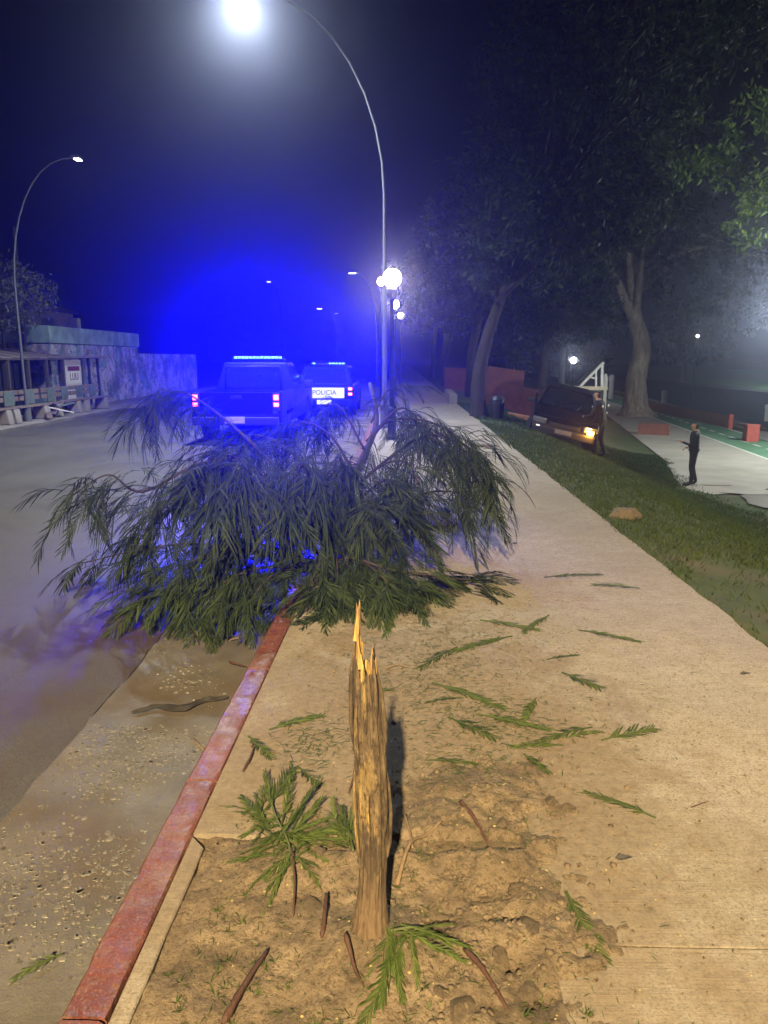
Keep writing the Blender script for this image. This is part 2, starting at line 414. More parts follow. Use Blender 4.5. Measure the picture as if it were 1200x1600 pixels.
def mat_mural():
    t = NT('painted_mural')
    v = t.n('ShaderNodeTexVoronoi', Scale=1.1); 
    w = t.coord((1, 1.0, 0.8)); d = t.n('ShaderNodeVectorMath', operation='ADD'); t.l(w, d.inputs[0])
    nz = t.n('ShaderNodeTexNoise', Scale=1.3, Detail=3); t.l(w, nz.inputs['Vector']); t.l(nz.outputs['Color'], d.inputs[1])
    t.l(d.outputs[0], v.inputs['Vector'])
    c = t.ramp(t.noise(1.5, 3, 0.6, d.outputs[0]), [(0.30, (0.30, 0.36, 0.40)), (0.42, (0.12, 0.26, 0.30)), (0.50, (0.42, 0.36, 0.44)), (0.58, (0.50, 0.48, 0.47)), (0.68, (0.28, 0.18, 0.30)), (0.8, (0.16, 0.30, 0.26))])
    line = t.ramp(t.math('ABSOLUTE', t.math('SUBTRACT', t.noise(2.3, 2, 0.5, d.outputs[0]), 0.5)), [(0.012, 0.75), (0.03, 0.0)])
    c = t.mix(line, c, (0.05, 0.06, 0.08))
    c = t.mix(t.ramp(t.noise(9, 5, 0.7), [(0.5, 0.0), (0.72, 0.55)]), c, (0.16, 0.15, 0.14))
    c = t.mix(t.ramp(t.noise(1.1, 4, 0.7), [(0.45, 0.0), (0.62, 0.8)]), c, (0.05, 0.055, 0.06))
    M['mural'] = t.done(c, 0.85, t.bump(t.noise(25, 5), 0.3, 0.02))
mat_mural()
def mat_water():
    t = NT('river_water')
    M['water'] = t.done((0.010, 0.014, 0.012), 0.08, t.bump(t.noise(3.0, 4), 0.25, 0.05))
mat_water()

def lamp(name, loc, power, color, radius=0.1, parent=None, spot=None, aim=None, blend=1.0):
    L = bpy.data.lights.new(name, 'SPOT' if spot else 'POINT')
    L.energy = power; L.color = color; L.shadow_soft_size = radius
    if spot: L.spot_size = spot; L.spot_blend = blend
    o = bpy.data.objects.new(name, L); col.objects.link(o)
    if parent: o.parent = parent
    o.location = loc
    if aim is not None: o.rotation_euler = Vector(aim).to_track_quat('-Z', 'Y').to_euler()
    return o

# ================================================================== THE SETTING
# ---- ground under everything
g = MB(); g.add([(-400, -120, -0.24), (2.0, -120, -0.24), (2.0, 900, -0.24), (-400, 900, -0.24)], [(0, 1, 2, 3)])
tag(g.build('ground', M['ground_dirt']), kind='structure')

def kerb_x(y):            # left face of the kerb
    return -0.85 + 0.018 * min(y, 6) if y > 0 else -0.85
KW = 0.125
EDGE_X = 2.02

# ---- road
def gutter_x(y):
    return -1.47 + 0.045 * noise.noise((0.0, y * 1.7, 3.1)) + 0.02 * noise.noise((5.0, y * 7, 3.1)) - 0.012 * max(0, y - 3)
ys = np.concatenate([np.arange(-20, 9, 0.08), np.arange(9, 160, 2.0)])
road = MB(); V = []; Fq = []
for y in ys:
    gx = gutter_x(y) if y < 9 else -1.54
    V += [(gx - 0.01, y, -0.150), (-5.4, y, -0.115), (-9.2, y, -0.15)]
for i in range(len(ys) - 1):
    for k in range(2): Fq.append((3 * i + k, 3 * i + 3 + k, 3 * i + 4 + k, 3 * i + 1 + k))
road.add(V, Fq); tag(road.build('road', M['asphalt'], smooth=True), kind='structure')

# ---- gutter: cast slabs with exposed aggregate
gut = MB(); gut.add([(-1.7, -20, -0.165), (-0.7, -20, -0.133), (-0.7, 160, -0.133), (-1.7, 160, -0.165)], [(0, 1, 2, 3)])
gutter = tag(gut.build('gutter', M['ground_dirt']), kind='structure')
def rough_slab(name, outline, z0, z1, mat, parent, tilt=0.0):
    b = MB(); b.prism(outline, 'z', z0, z1)
    o = b.build(name, mat, parent, bevel=0.006, seg=1)
    return o
cuts = [(-14, -2.51), (-2.5, 1.1), (1.12, 3.205), (3.215, 5.5), (5.53, 8.2), (8.23, 11), (11.03, 14), (14.03, 17), (17.03, 20), (20.03, 30), (30.03, 60)]
for a, b in cuts:
    yy = list(np.arange(a, b, 0.09)) + [b] if a < 9 else [a, b]
    j = lambda s: 0.012 * noise.noise((s * 9, a, 1.0))
    left = [(gutter_x(y) + 0.006 if y < 9 else -1.53, y) for y in yy]
    xs = np.linspace(gutter_x(a), kerb_x(a), 12)[1:-1]
    front = [(x, a + 0.02 * noise.noise((x * 6, a, 0))) for x in xs]
    back = [(x, b + 0.02 * noise.noise((x * 6, b, 7))) for x in xs[::-1]]
    right = [(kerb_x(y) - 0.003, y) for y in (a, b)]
    poly = [left[0]] + front + [right[0], right[1]] + back + left[::-1][:-1]
    rough_slab('gutter_slab', poly, -0.20, -0.118 - (0.014 if 3.2 < a < 5 else 0), M['gutter_concrete'], gutter)
pv = []; pf = []
for i in range(4600):
    y = random.uniform(1.3, 3.12) if i < 3900 else random.uniform(3.3, 4.7); x = random.uniform(-1.44, -0.84)
    if noise.noise((x * 2.2, y * 2.2, 4.0)) + random.gauss(0, 0.22) < -0.05 + 0.4 * (y > 3.2): continue
    r = random.choice([0.004, 0.005, 0.006, 0.008, 0.010, 0.013, 0.017]) * random.uniform(0.7, 1.2); a0 = random.uniform(0, 6.28); n = 6; e = random.uniform(0.55, 1)
    o = len(pv); zt = -0.1165 if y < 3.2 else -0.128
    ca, sa = math.cos(a0), math.sin(a0)
    rr = [r * random.uniform(0.75, 1.1) for _ in range(n)]
    for k in range(n):
        u, w = rr[k] * math.cos(6.283 * k / n), rr[k] * e * math.sin(6.283 * k / n)
        pv.append((x + u * ca - w * sa, y + u * sa + w * ca, zt - 0.004))
    for k in range(n):
        u, w = 0.6 * rr[k] * math.cos(6.283 * k / n), 0.6 * rr[k] * e * math.sin(6.283 * k / n)
        pv.append((x + u * ca - w * sa, y + u * sa + w * ca, zt + 0.0006))
    pf += [(o + k, o + (k + 1) % n, o + n + (k + 1) % n, o + n + k) for k in range(n)] + [tuple(o + n + k for k in range(n))]
pb = MB(); pb.v = pv; pb.f = pf
tag(pb.build('aggregate_pebbles', M['pebble'], gutter), kind='stuff')

# ---- kerb of red painted stones
kb = MB(); kb.box((kerb_x(40) + KW / 2, 76, -0.14), (KW - 0.02, 168, 0.1)); kerb = tag(kb.build('kerb', M['ground_dirt']), kind='structure')
y = -13.84
while y < 60:
    Ls = 1.02 if y < 20 else 4.0
    n = 26 if -2 < y < 9 else 2
    b = MB(); V = []
    for i in range(n + 1):
        yy = y + 0.006 + (Ls - 0.012) * i / n; x0 = kerb_x(yy)
        wob = 0.006 * noise.noise((1.0, yy * 5, 0)); wz = 0.006 * noise.noise((7.0, yy * 6, 0))
        ch = 0.012 * max(0, noise.noise((3.0, yy * 14, 0)) - 0.15)
        prof = [(0.012, -0.19), (0.008 + wob + ch, -0.022), (0.010 + wob + ch, -0.006 + wz - ch), (0.018 + wob + ch, 0.001 + wz), (0.065, 0.002 + wz), (0.108 + wob, 0.001 + wz), (0.118 + wob, -0.002), (KW, -0.012), (KW, -0.19)]
        V += [(x0 + px, yy, pz) for px, pz in prof]
    m = 9
    Fs = [(i * m + k, i * m + k + 1, (i + 1) * m + k + 1, (i + 1) * m + k) for i in range(n) for k in range(m - 1)]
    Fs += [tuple(range(m)), tuple(n * m + k for k in range(m - 1, -1, -1))]
    b.add(V, Fs); o = b.build('kerb_stone', M['kerb'], kerb, smooth=True); auto_smooth(o, 35)
    y += Ls

# ---- sidewalk
swb = MB(); swb.add([(-0.66, 2.2, -0.045), (1.95, 2.2, -0.045), (1.95, 160, -0.045), (-0.66, 160, -0.045)], [(0, 1, 2, 3)])
swb.add([(0.42, -8, -0.045), (1.95, -8, -0.045), (1.95, 2.2, -0.045), (0.42, 2.2, -0.045)], [(0, 1, 2, 3)])
sidewalk = tag(swb.build('sidewalk', M['dark_stone']), kind='structure')
def edge_x(y): return EDGE_X + 0.035 * noise.noise((2.0, y * 1.9, 0)) + 0.018 * noise.noise((9.0, y * 8, 0))
slab_drop = [0.0]
def slab(y0, y1, poly_left, fine=True):
    slab_drop[0] += 0.0022
    yy = list(np.arange(y0, y1, 0.1)) + [y1] if fine else [y0, y1]
    right = [(edge_x(y), y) for y in yy]
    b = MB(); b.prism(poly_left[0] + right + poly_left[1], 'z', -0.16, 0.0022 - min(slab_drop[0], 0.03))
    return b.build('slab', M['concrete'], sidewalk)
kx = lambda y: kerb_x(y) + KW + 0.003
J = 0.0025
# the slab on the right of the tree pit, then an L-shaped one behind it, then full width
jl = [(0.41 + 0.02 * noise.noise((y * 5, 1, 1)), y) for y in np.arange(1.711, -14.0, -0.12)]
slab(-14.0, 1.711, ([], jl + []))
bk = [(x, 2.17 + 0.02 * noise.noise((x * 6, 3, 1))) for x in np.arange(0.38, -0.58, -0.1)]
slab(1.722, 4.63, ([(0.415, 1.722)], [(kx(4.63), 4.63), (kx(3.4), 3.4), (kx(2.17), 2.17)] + bk[::-1]))
yj = [4.631, 7.55, 10.5, 13.5, 16.5, 19.6, 22.7, 26, 30, 34, 40, 46, 54, 64, 80, 110, 150]
for a, b in zip(yj[:-1], yj[1:]):
    slab(a + J, b - J, ([(kx(a), a + J)], [(kx(b), b - J)]), a < 15)
b = MB(); b.prism([(kx(-14), -14), (0.40, -14), (0.40, -1.52), (kx(-1.52), -1.52)], 'z', -0.16, -0.001); b.build('slab', M['concrete'], sidewalk)
b = MB(); pts = [(kx(y) + 0.055 + 0.006 * noise.noise((y * 6, 0, 0)), y) for y in np.arange(-1.5, 2.16, 0.12)]
b.prism([(kx(-1.5), -1.5)] + pts + [(kx(2.16), 2.16)], 'z', -0.16, -0.001); b.build('pit_edging', M['concrete'], sidewalk, bevel=0.004, seg=1)

# ---- soil of the tree pit, thrown over the slabs on the right
STX, STY = -0.075, 1.72
def soil_h(x, y):
    d = math.hypot(x - STX, y - STY)
    n1 = noise.fractal((x * 3.1, y * 3.1, 0.7), 1.0, 2.1, 5)
    n2 = noise.fractal((x * 13, y * 13, 4.7), 0.9, 2.2, 4)
    inside = -0.58 < x < 0.40 and y < 2.15
    h = -0.010 if inside else -0.022
    h += 0.050 * math.exp(-(d / 0.13) ** 2)
    h += 0.050 * math.exp(-(((x - 0.30) / 0.26) ** 2 + ((y - 1.98) / 0.42) ** 2)) * (0.6 + 0.6 * n1)
    h += 0.035 * math.exp(-(((x - 0.30) / 0.24) ** 2 + ((y - 2.35) / 0.32) ** 2))
    h += 0.030 * math.exp(-(((x + 0.18) / 0.3) ** 2 + ((y - 2.12) / 0.15) ** 2))
    h += 0.018 * n1 + 0.014 * n2 * (1.6 if 0.1 < x < 0.6 and y < 2.4 else 0.8)
    h += 0.013 * max(0, noise.noise((x * 26, y * 26, 9)) - 0.12) + 0.008 * max(0, noise.noise((x * 55, y * 55, 3)))
    if inside and (x < -0.50 or y > 2.05): h = min(h, 0.004)
    return h
gx = np.arange(-0.67, 1.0, 0.0115); gy = np.concatenate([np.arange(-1.5, 1.2, 0.05), np.arange(1.25, 3.1, 0.0125)])
SV = [(x, y, soil_h(x, y)) for y in gy for x in gx]; nx = len(gx)
SF = [(j * nx + i, j * nx + i + 1, (j + 1) * nx + i + 1, (j + 1) * nx + i) for j in range(len(gy) - 1) for i in range(nx - 1)]
pit = link_mesh('soil', np_mesh('soil', SV, SF, M['soil'], True)); tag(pit, kind='structure')
b = MB(); b.add([(-0.64, -3, -0.08), (0.42, -3, -0.08), (0.42, -1.45, -0.06), (-0.64, -1.45, -0.06)], [(0, 1, 2, 3)])
tag(b.build('soil_bed', M['soil']), kind='structure')
def walk_z(x, y):
    if -0.63 < x < 1.0 and 1.25 < y < 3.1: return max(soil_h(x, y), 0.0 if not (-0.58 < x < 0.41 and y < 2.16) else -1)
    if x < -0.8: return -0.118
    return 0.0

# ---- grass bank down to the river
def foot_x(y): return 8.2 + max(0, y - 20) * 0.19
def bank_z(x, y):
    z = -1.85 * sstep((x - 2.0) / (foot_x(y) - 2.1)) - 0.02
    z += (0.05 * noise.noise((x * 0.6, y * 0.6, 0)) + 0.02 * noise.noise((x * 2.5, y * 2.5, 0))) * sstep((x - 2.0) / 1.0) * sstep((foot_x(y) + 0.6 - x) / 1.5)
    return z
bx = np.concatenate([np.arange(1.98, 9, 0.16), np.arange(9, 20.5, 0.5)])
by = np.concatenate([np.arange(-16, -4, 1.0), np.arange(-4, 26, 0.2), np.arange(26, 170, 2.0)])
def canal_x(y): return 17.6 + max(0, y - 36) * 0.115
BV = []
for y in by:
    for i, x in enumerate(bx):
        xx = x if x < 9 else 9 + (x - 9) * (canal_x(y) - 9) / (20.0 - 9)
        BV.append((xx, y, bank_z(xx, y)))
nb = len(bx)
BF = [(j * nb + i, j * nb + i + 1, (j + 1) * nb + i + 1, (j + 1) * nb + i) for j in range(len(by) - 1) for i in range(nb - 1)]
bank = link_mesh('grass_bank', np_mesh('grass_bank', BV, BF, M['grass_ground'], True)); tag(bank, kind='structure')
# blades: real grass, one mass
NB = 120000
u = rng.random(NB) ** 1.25; Yb = 2.5 + u * 24; Xb = 2.0 + rng.random(NB) * 7.2
pos = []
for x, y in zip(Xb, Yb):
    if x > foot_x(y) - 0.1 + 0.5 * noise.noise((x, y, 2)): continue
    if noise.noise((x * 0.55, y * 0.55, 11.0)) > 0.33 and random.random() < 0.8: continue
    pos.append((x, y, bank_z(x, y)))
pos = np.array(pos); n = len(pos)
h = (0.022 + 0.035 * rng.random(n)) * (1 + 0.015 * pos[:, 1]); a = rng.random(n) * 6.283; w = 0.004 + 0.0012 * pos[:, 1] * 0.5
lean = rng.normal(0, 0.6, (n, 2)) * h[:, None]
A = pos + np.stack([np.cos(a) * w, np.sin(a) * w, np.zeros(n) - 0.01], 1); B = pos - np.stack([np.cos(a) * w, np.sin(a) * w, np.zeros(n) + 0.01], 1)
C = pos + np.concatenate([lean, h[:, None]], 1)
gv = np.stack([A, B, C], 1).reshape(-1, 3)
o = link_mesh('grass', np_mesh('grass', gv, np.arange(3 * n).reshape(-1, 3), M['grass_blade'])); tag(o, 'short trampled grass covering the bank beside the sidewalk', 'grass', kind='stuff')

# ---- riverside path with its cycle lane
def sheet(name, pts, z, mat, thick=0.0, kind='structure'):
    b = MB()
    b.add([(x, y, z) for x, y in pts], [tuple(range(len(pts)))])
    return tag(b.build(name, mat), kind=kind)
Lp = lambda y: 7.9 + (y - 20) * 0.205
path_pts = [(8.0, 18.6), (9.5, 19.2), (11.5, 21.5), (12.6, 25.0), (15.2, 46), (19.5, 80), (27, 130), (22, 130), (16.7, 80), (12.7, 46), (9.0, 25.0), (8.05, 21.5), (7.5, 19.6)]
sheet('riverside_path', path_pts, -1.842, M['river_path_concrete'])
lane = lambda y, o: (12.62 + (y - 25) * 0.118 + o, y)
sheet('cycle_lane', [lane(20, 0), lane(20, 2.0), lane(46, 2.0), lane(110, 2.0), lane(110, 0), lane(46, 0)], -1.836, M['bike_lane_green'])
for off, nm in ((-0.12, 'lane_edge_line'), (2.0, 'lane_edge_line')):
    sheet(nm, [lane(20, off), lane(20, off + 0.12), lane(110, off + 0.12), lane(110, off)], -1.830, M['lane_paint'])
for k in range(22):
    y0 = 20 + k * 1.5
    sheet('lane_dash', [lane(y0, 0.92), lane(y0, 1.06), lane(y0 + 0.8, 1.06), lane(y0 + 0.8, 0.92)], -1.830, M['lane_paint'])
# wet muddy verge by the policeman
def blob(cx, cy, rx, ry, seed, n=26, rot=0):
    P = []
    for k in range(n):
        q = 6.283 * k / n; r = 1 + 0.45 * noise.noise((math.cos(q) * 1.6 + seed, math.sin(q) * 1.6, seed))
        x, y = rx * r * math.cos(q), ry * r * math.sin(q)
        P.append((cx + x * math.cos(rot) - y * math.sin(rot), cy + x * math.sin(rot) + y * math.cos(rot)))
    return P
sheet('muddy_verge', blob(11.0, 17.4, 2.9, 2.3, 2.0), -1.833, M['mud'])
for cx, cy, rx, ry, sd in ((9.1, 18.9, 0.9, 0.28, 5), (9.9, 17.6, 0.7, 0.25, 7), (8.7, 20.0, 0.35, 0.12, 9)):
    sheet('worn_concrete', blob(cx, cy, rx, ry, sd), -1.826, M['river_path_concrete'])
sheet('gravel_verge', blob(14.6, 21.5, 1.9, 1.6, 3.0), -1.829, M['rock'])
sheet('river_apron', [(15.3, 28), (17.55, 28), (17.55, 36), (20.2, 60), (19.5, 60), (16.6, 36), (15.2, 33)], -1.80, M['stone_wall'])

# ---- river channel and the far bank
b = MB()
cy_ = [-4, 20, 36, 60, 100, 168]
for i in range(len(cy_) - 1):
    a, c = cy_[i], cy_[i + 1]
    b.add([(canal_x(a), a, -1.9), (canal_x(c), c, -1.9), (canal_x(c) + 0.3, c, -5), (canal_x(a) + 0.3, a, -5)], [(0, 1, 2, 3)])
    b.add([(canal_x(a) - 0.45, a, -1.72), (canal_x(c) - 0.45, c, -1.72), (canal_x(c) + 0.05, c, -1.72), (canal_x(a) + 0.05, a, -1.72)], [(0, 1, 2, 3)])
    b.add([(canal_x(a) - 0.45, a, -1.72), (canal_x(c) - 0.45, c, -1.72), (canal_x(c) - 0.45, c, -2.0), (canal_x(a) - 0.45, a, -2.0)], [(0, 1, 2, 3)])
    b.add([(canal_x(a) + 0.05, a, -1.72), (canal_x(c) + 0.05, c, -1.72), (canal_x(c) + 0.05, c, -2.0), (canal_x(a) + 0.05, a, -2.0)], [(0, 1, 2, 3)])
tag(b.build('river_wall', M['stone_wall']), 'low pale stone coping along the near edge of the river channel', 'wall')
sheet('river', [(16, -4), (60, -4), (60, 300), (16, 300)], -4.9, M['water'])
b = MB()
b.add([(38, -4, -1.9), (38, 300, -1.9), (37.2, 300, -5), (37.2, -4, -5)], [(0, 1, 2, 3)])
b.add([(38, -4, -1.9), (38, 300, -1.9), (39.6, 300, -1.75), (39.6, -4, -1.75)], [(0, 1, 2, 3)])
tag(b.build('far_river_wall', M['dark_stone']), 'dark retaining wall on the far side of the river channel', 'wall')  # shade inside the channel put into the wall's dark colour
FB = [(x, y, -1.75 + 1.3 * sstep((x - 39) / 20) + 0.15 * noise.noise((x * 0.1, y * 0.1, 0))) for y in np.arange(-4, 320, 6) for x in np.concatenate([np.arange(39.4, 80, 3), [120, 300]])]
nf = len(np.arange(39.4, 80, 3)) + 2
FF = [(j * nf + i, j * nf + i + 1, (j + 1) * nf + i + 1, (j + 1) * nf + i) for j in range(len(FB) // nf - 1) for i in range(nf - 1)]
o = link_mesh('far_bank', np_mesh('far_bank', FB, FF, M['lawn'], True)); tag(o, kind='structure')
b = MB(); b.add([(-30, 160, -0.3), (60, 160, -0.3), (60, 900, -0.3), (-30, 900, -0.3)], [(0, 1, 2, 3)]); tag(b.build('distant_ground', M['ground_dirt']), kind='structure')
b = MB(); b.box((62, 90, 0.6), (0.3, 120, 2.4)); tag(b.build('brick_wall', M['terracotta'], bevel=0.03), 'dull red wall beyond the lit lawn across the river', 'wall')

# ================================================================== THE BROKEN STUMP
stump = empty('tree_stump', (STX, STY, 0.0)); tag(stump, 'splintered tree stump with stripped bark standing in the dirt pit', 'stump')
NA = 64; NR = 90
def stump_center(z): return Vector((0.010 * math.sin(z * 5.5) - 0.018 * z + (0.012 if z > 0.7 else 0.012 * z / 0.7), 0.03 * z, z))
def stump_r(z, q):
    r = 0.0375 - 0.003 * z + 0.017 * math.exp(-((z + 0.02) / 0.12) ** 2) - 0.004 * math.sin(z * 9)
    r *= 1 + 0.05 * math.cos(2 * q + z * 3)
    r += 0.0055 * noise.fractal((math.cos(q) * 1.7, math.sin(q) * 1.7, z * 1.3), 1.0, 2.0, 4) + 0.006 * noise.noise((math.cos(q) * 5, math.sin(q) * 5, z * 2.0)) + 0.004 * noise.noise((math.cos(q) * 14, math.sin(q) * 14, z * 4.0))
    return r
def top_z(q):
    t = 0.77 + 0.02 * math.cos(q)                              # right side a little higher shoulder
    for c, wdt, hgt in ((3.45, 0.85, 0.20), (2.5, 0.5, 0.06), (0.15, 0.8, 0.055), (5.9, 0.35, 0.04), (1.6, 0.4, 0.03)):
        d = (q - c + math.pi) % (2 * math.pi) - math.pi
        t += hgt * max(0, 1 - abs(d) / wdt) ** 1.15
    return t + 0.022 * noise.noise((q * 6, 1.0, 2.0))
V = []
for i in range(NR + 1):
    for k in range(NA):
        q = 2 * math.pi * k / NA; z = -0.06 + (top_z(q) + 0.06) * i / NR
        c = stump_center(z); r = stump_r(z, q)
        r *= 1 - 0.32 * sstep((z - 0.70) / 0.3) * (1 if z > 0.70 else 0)
        V.append((c.x + r * math.cos(q), c.y + r * math.sin(q), z))
Fs = [(i * NA + k, i * NA + (k + 1) % NA, (i + 1) * NA + (k + 1) % NA, (i + 1) * NA + k) for i in range(NR) for k in range(NA)]
b = MB(); b.add(V, Fs); b.build('trunk', M['stump'], stump, smooth=True)
# torn face inside the break
V = []; 
for j, (f, dz) in enumerate(((1.0, 0.0), (0.72, -0.05), (0.4, -0.10), (0.0, -0.12))):
    for k in range(NA):
        q = 2 * math.pi * k / NA; tz = top_z(q); z = tz + dz + (0.05 * noise.noise((q * 5, j * 3.0, 0)) if j else -0.001)
        c = stump_center(tz); r = stump_r(tz, q) * f * (1 - 0.32 * sstep((tz - 0.70) / 0.3)) * 0.97
        V.append((c.x + r * math.cos(q), c.y + r * math.sin(q), z))
Fs = [(j * NA + k, j * NA + (k + 1) % NA, (j + 1) * NA + (k + 1) % NA, (j + 1) * NA + k) for j in range(3) for k in range(NA)]
b = MB(); b.add(V, Fs); b.build('torn_wood', M['wood'], stump, smooth=False)
for (qx, qy, z0, ln, w, tx, ty) in ((-0.022, -0.012, 0.86, 0.105, 0.009, 0.003, 0.0), (-0.012, -0.022, 0.79, 0.09, 0.008, -0.001, 0.0), (-0.004, -0.024, 0.74, 0.09, 0.008, -0.002, 0.0), (0.012, -0.022, 0.73, 0.055, 0.006, 0.002, 0.0), (0.024, -0.008, 0.77, 0.045, 0.006, 0.001, 0.0), (-0.026, 0.002, 0.80, 0.07, 0.006, 0.002, 0)):
    c = stump_center(z0); b = MB()
    P = [Vector((c.x + qx + tx * t * 4 + 0.002 * random.uniform(-1, 1), c.y + qy + ty * t * 2, z0 + ln * t)) for t in (0, 0.3, 0.6, 0.85, 1.0)]
    b.tube(P, [w, w * 0.95, w * 0.7, w * 0.4, 0.0008], 5, jit=0.25); b.build('splinter', M['wood'], stump)
for (q, z0, z1, off) in ((3.5, 0.22, 0.56, 0.012), (4.0, 0.5, 0.72, 0.008), (5.6, 0.30, 0.62, 0.006), (4.6, 0.62, 0.80, 0.008), (5.0, 0.12, 0.34, 0.005), (3.9, 0.10, 0.30, 0.006), (5.9, 0.55, 0.80, 0.010), (3.1, 0.55, 0.82, 0.009), (4.4, 0.30, 0.48, 0.005), (5.3, 0.66, 0.83, 0.007), (0.1, 0.25, 0.5, 0.007)):
    b = MB(); P = []
    for t in np.linspace(0, 1, 7):
        z = z0 + (z1 - z0) * t; c = stump_center(z); r = stump_r(z, q) + off * math.sin(t * 3.1)
        P.append((c.x + r * math.cos(q + 0.1 * t), c.y + r * math.sin(q + 0.1 * t), z))
    b.tube(P, [0.002, 0.005, 0.006, 0.006, 0.005, 0.004, 0.001], 5, jit=0.3); b.build('bark_strip', M['stump'], stump)

# ================================================================== FRONDS
def frond_mesh(name, L, n, plen, wid, arch, spread, droop, seed, mat, taper=1.0):
    rd = random.Random(seed); V = []; Fc = []
    pts = []; p = Vector((0, 0, 0)); ang = arch[0]; steps = 7
    for i in range(steps + 1):
        pts.append((p.copy(), ang))
        ang = arch[0] + (arch[1] - arch[0]) * (i + 1) / steps
        p = p + Vector((math.cos(ang), rd.uniform(-0.06, 0.06), math.sin(ang))) * (L / steps)
    b = MB(); b.tube([q[0] for q in pts], [0.0026 * (1 - 0.8 * i / steps) + 0.0006 for i in range(steps + 1)], 3, cap=False)
    V = list(b.v); Fc = list(b.f)
    for i in range(n):
        t = 0.12 + 0.88 * (i + 0.5) / n
        fi = t * steps; k = min(int(fi), steps - 1); fr = fi - k
        base = pts[k][0].lerp(pts[k + 1][0], fr); a = pts[k][1]
        T = Vector((math.cos(a), 0, math.sin(a))); S = Vector((0, 1, 0)); N = T.cross(S)
        for sgn in (-1, 1):
            if rd.random() < 0.06: continue
            sp = spread * rd.uniform(0.7, 1.3); pl = plen * (0.55 + 0.45 * math.sin(math.pi * min(1, 0.25 + 0.7 * t))) * rd.uniform(0.8, 1.15)
            D = (T * math.cos(sp) + S * sgn * math.sin(sp) + N * rd.uniform(-0.15, 0.15)).normalized()
            W = (N * rd.uniform(-0.6, 0.6) + D.cross(N).normalized()).normalized()
            o = len(V); p0 = base; 
            for s_, wf in ((0.0, 0.35), (0.4, 1.0), (0.75, 0.85), (1.0, 0.12)):
                q = p0 + D * (pl * s_) + Vector((0, 0, -1)) * (droop * pl * s_ * s_)
                V.append(tuple(q + W * (wid * wf * 0.5))); V.append(tuple(q - W * (wid * wf * 0.5)))
            Fc += [(o + 2 * j, o + 2 * j + 1, o + 2 * j + 3, o + 2 * j + 2) for j in range(3)]
    me = bpy.data.meshes.new(name); me.from_pydata([tuple(v) for v in V], [], Fc); me.materials.append(mat)
    return me
hang = [frond_mesh('frond', L, n, pl, 0.0080, ar, sp, dr, 20 + i, M['frond_leaf']) for i, (L, n, pl, ar, sp, dr) in enumerate((
    (0.34, 9, 0.19, (0.2, -1.30), 0.45, 0.75), (0.28, 8, 0.17, (0.4, -1.35), 0.55, 0.80), (0.42, 11, 0.19, (0.0, -1.40), 0.40, 0.7),
    (0.24, 7, 0.13, (0.3, -1.0), 0.60, 0.5), (0.32, 8, 0.17, (-0.3, -1.50), 0.35, 0.3), (0.40, 10, 0.14, (0.15, -0.8), 0.50, 0.5)))]
hang += [frond_mesh('frond', L, n, pl, 0.0050, ar, sp, dr, 80 + i, M['frond_leaf']) for i, (L, n, pl, ar, sp, dr) in enumerate((
    (0.46, 22, 0.085, (0.1, -1.45), 0.50, 0.25), (0.38, 19, 0.080, (-0.4, -1.5), 0.45, 0.2), (0.54, 25, 0.085, (-0.2, -1.50), 0.42, 0.25), (0.34, 17, 0.075, (0.2, -1.2), 0.60, 0.3), (0.44, 20, 0.090, (-0.7, -1.4), 0.40, 0.2), (0.30, 15, 0.07, (0.5, -0.6), 0.55, 0.3)))]
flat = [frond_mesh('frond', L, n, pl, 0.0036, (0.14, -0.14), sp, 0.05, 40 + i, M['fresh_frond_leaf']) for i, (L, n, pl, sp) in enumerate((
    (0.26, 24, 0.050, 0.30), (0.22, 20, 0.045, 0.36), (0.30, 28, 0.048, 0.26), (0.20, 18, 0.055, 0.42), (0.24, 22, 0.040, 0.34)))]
lie = [frond_mesh('frond', L, n, pl, 0.0072, (0.25, -0.35), sp, 0.3, 60 + i, M['frond_leaf']) for i, (L, n, pl, sp) in enumerate((
    (0.32, 10, 0.13, 0.38), (0.38, 11, 0.14, 0.30), (0.26, 9, 0.12, 0.50)))]
lie += [frond_mesh('frond', L, n, pl, 0.0050, (0.3, -0.4), sp, 0.2, 90 + i, M['frond_leaf']) for i, (L, n, pl, sp) in enumerate(((0.40, 22, 0.075, 0.42), (0.34, 19, 0.080, 0.36), (0.46, 24, 0.07, 0.48)))]

def basis(x_dir, up=Vector((0, 0, 1))):
    x = Vector(x_dir).normalized(); y = Vector(up).cross(x)
    if y.length < 1e-3: y = Vector((0, 1, 0))
    y.normalize(); z = x.cross(y)
    m = Matrix((x, y, z)).transposed().to_4x4(); return m

# ================================================================== THE FALLEN TREE
fallen = empty('fallen_tree', (-0.45, 5.4, 0.0)); tag(fallen, 'fallen young tree with drooping feathery green foliage blocking road and sidewalk', 'fallen tree')
FO = Vector((-0.45, 5.4, 0.0))
def spline(P, n):
    P = [Vector(p) for p in P]; out = []
    Q = [P[0] * 2 - P[1]] + P + [P[-1] * 2 - P[-2]]
    for i in range(1, len(Q) - 2):
        for k in range(n):
            t = k / n; a, b_, c, d = Q[i - 1], Q[i], Q[i + 1], Q[i + 2]
            out.append(0.5 * ((2 * b_) + (c - a) * t + (2 * a - 5 * b_ + 4 * c - d) * t * t + (3 * b_ - a - 3 * c + d) * t ** 3))
    out.append(P[-1]); return out
trunk_pts = [at(500, 905, 4.9), at(512, 850, 5.6), at(535, 790, 6.3), at(565, 720, 7.2), at(588, 660, 8.0), at(578, 600, 9.0)]
tp = spline(trunk_pts, 6)
b = MB(); b.tube([p - FO for p in tp], [0.055 - 0.030 * i / (len(tp) - 1) for i in range(len(tp))], 10, jit=0.06); b.build('trunk', M['branch_bark'], fallen, smooth=True)
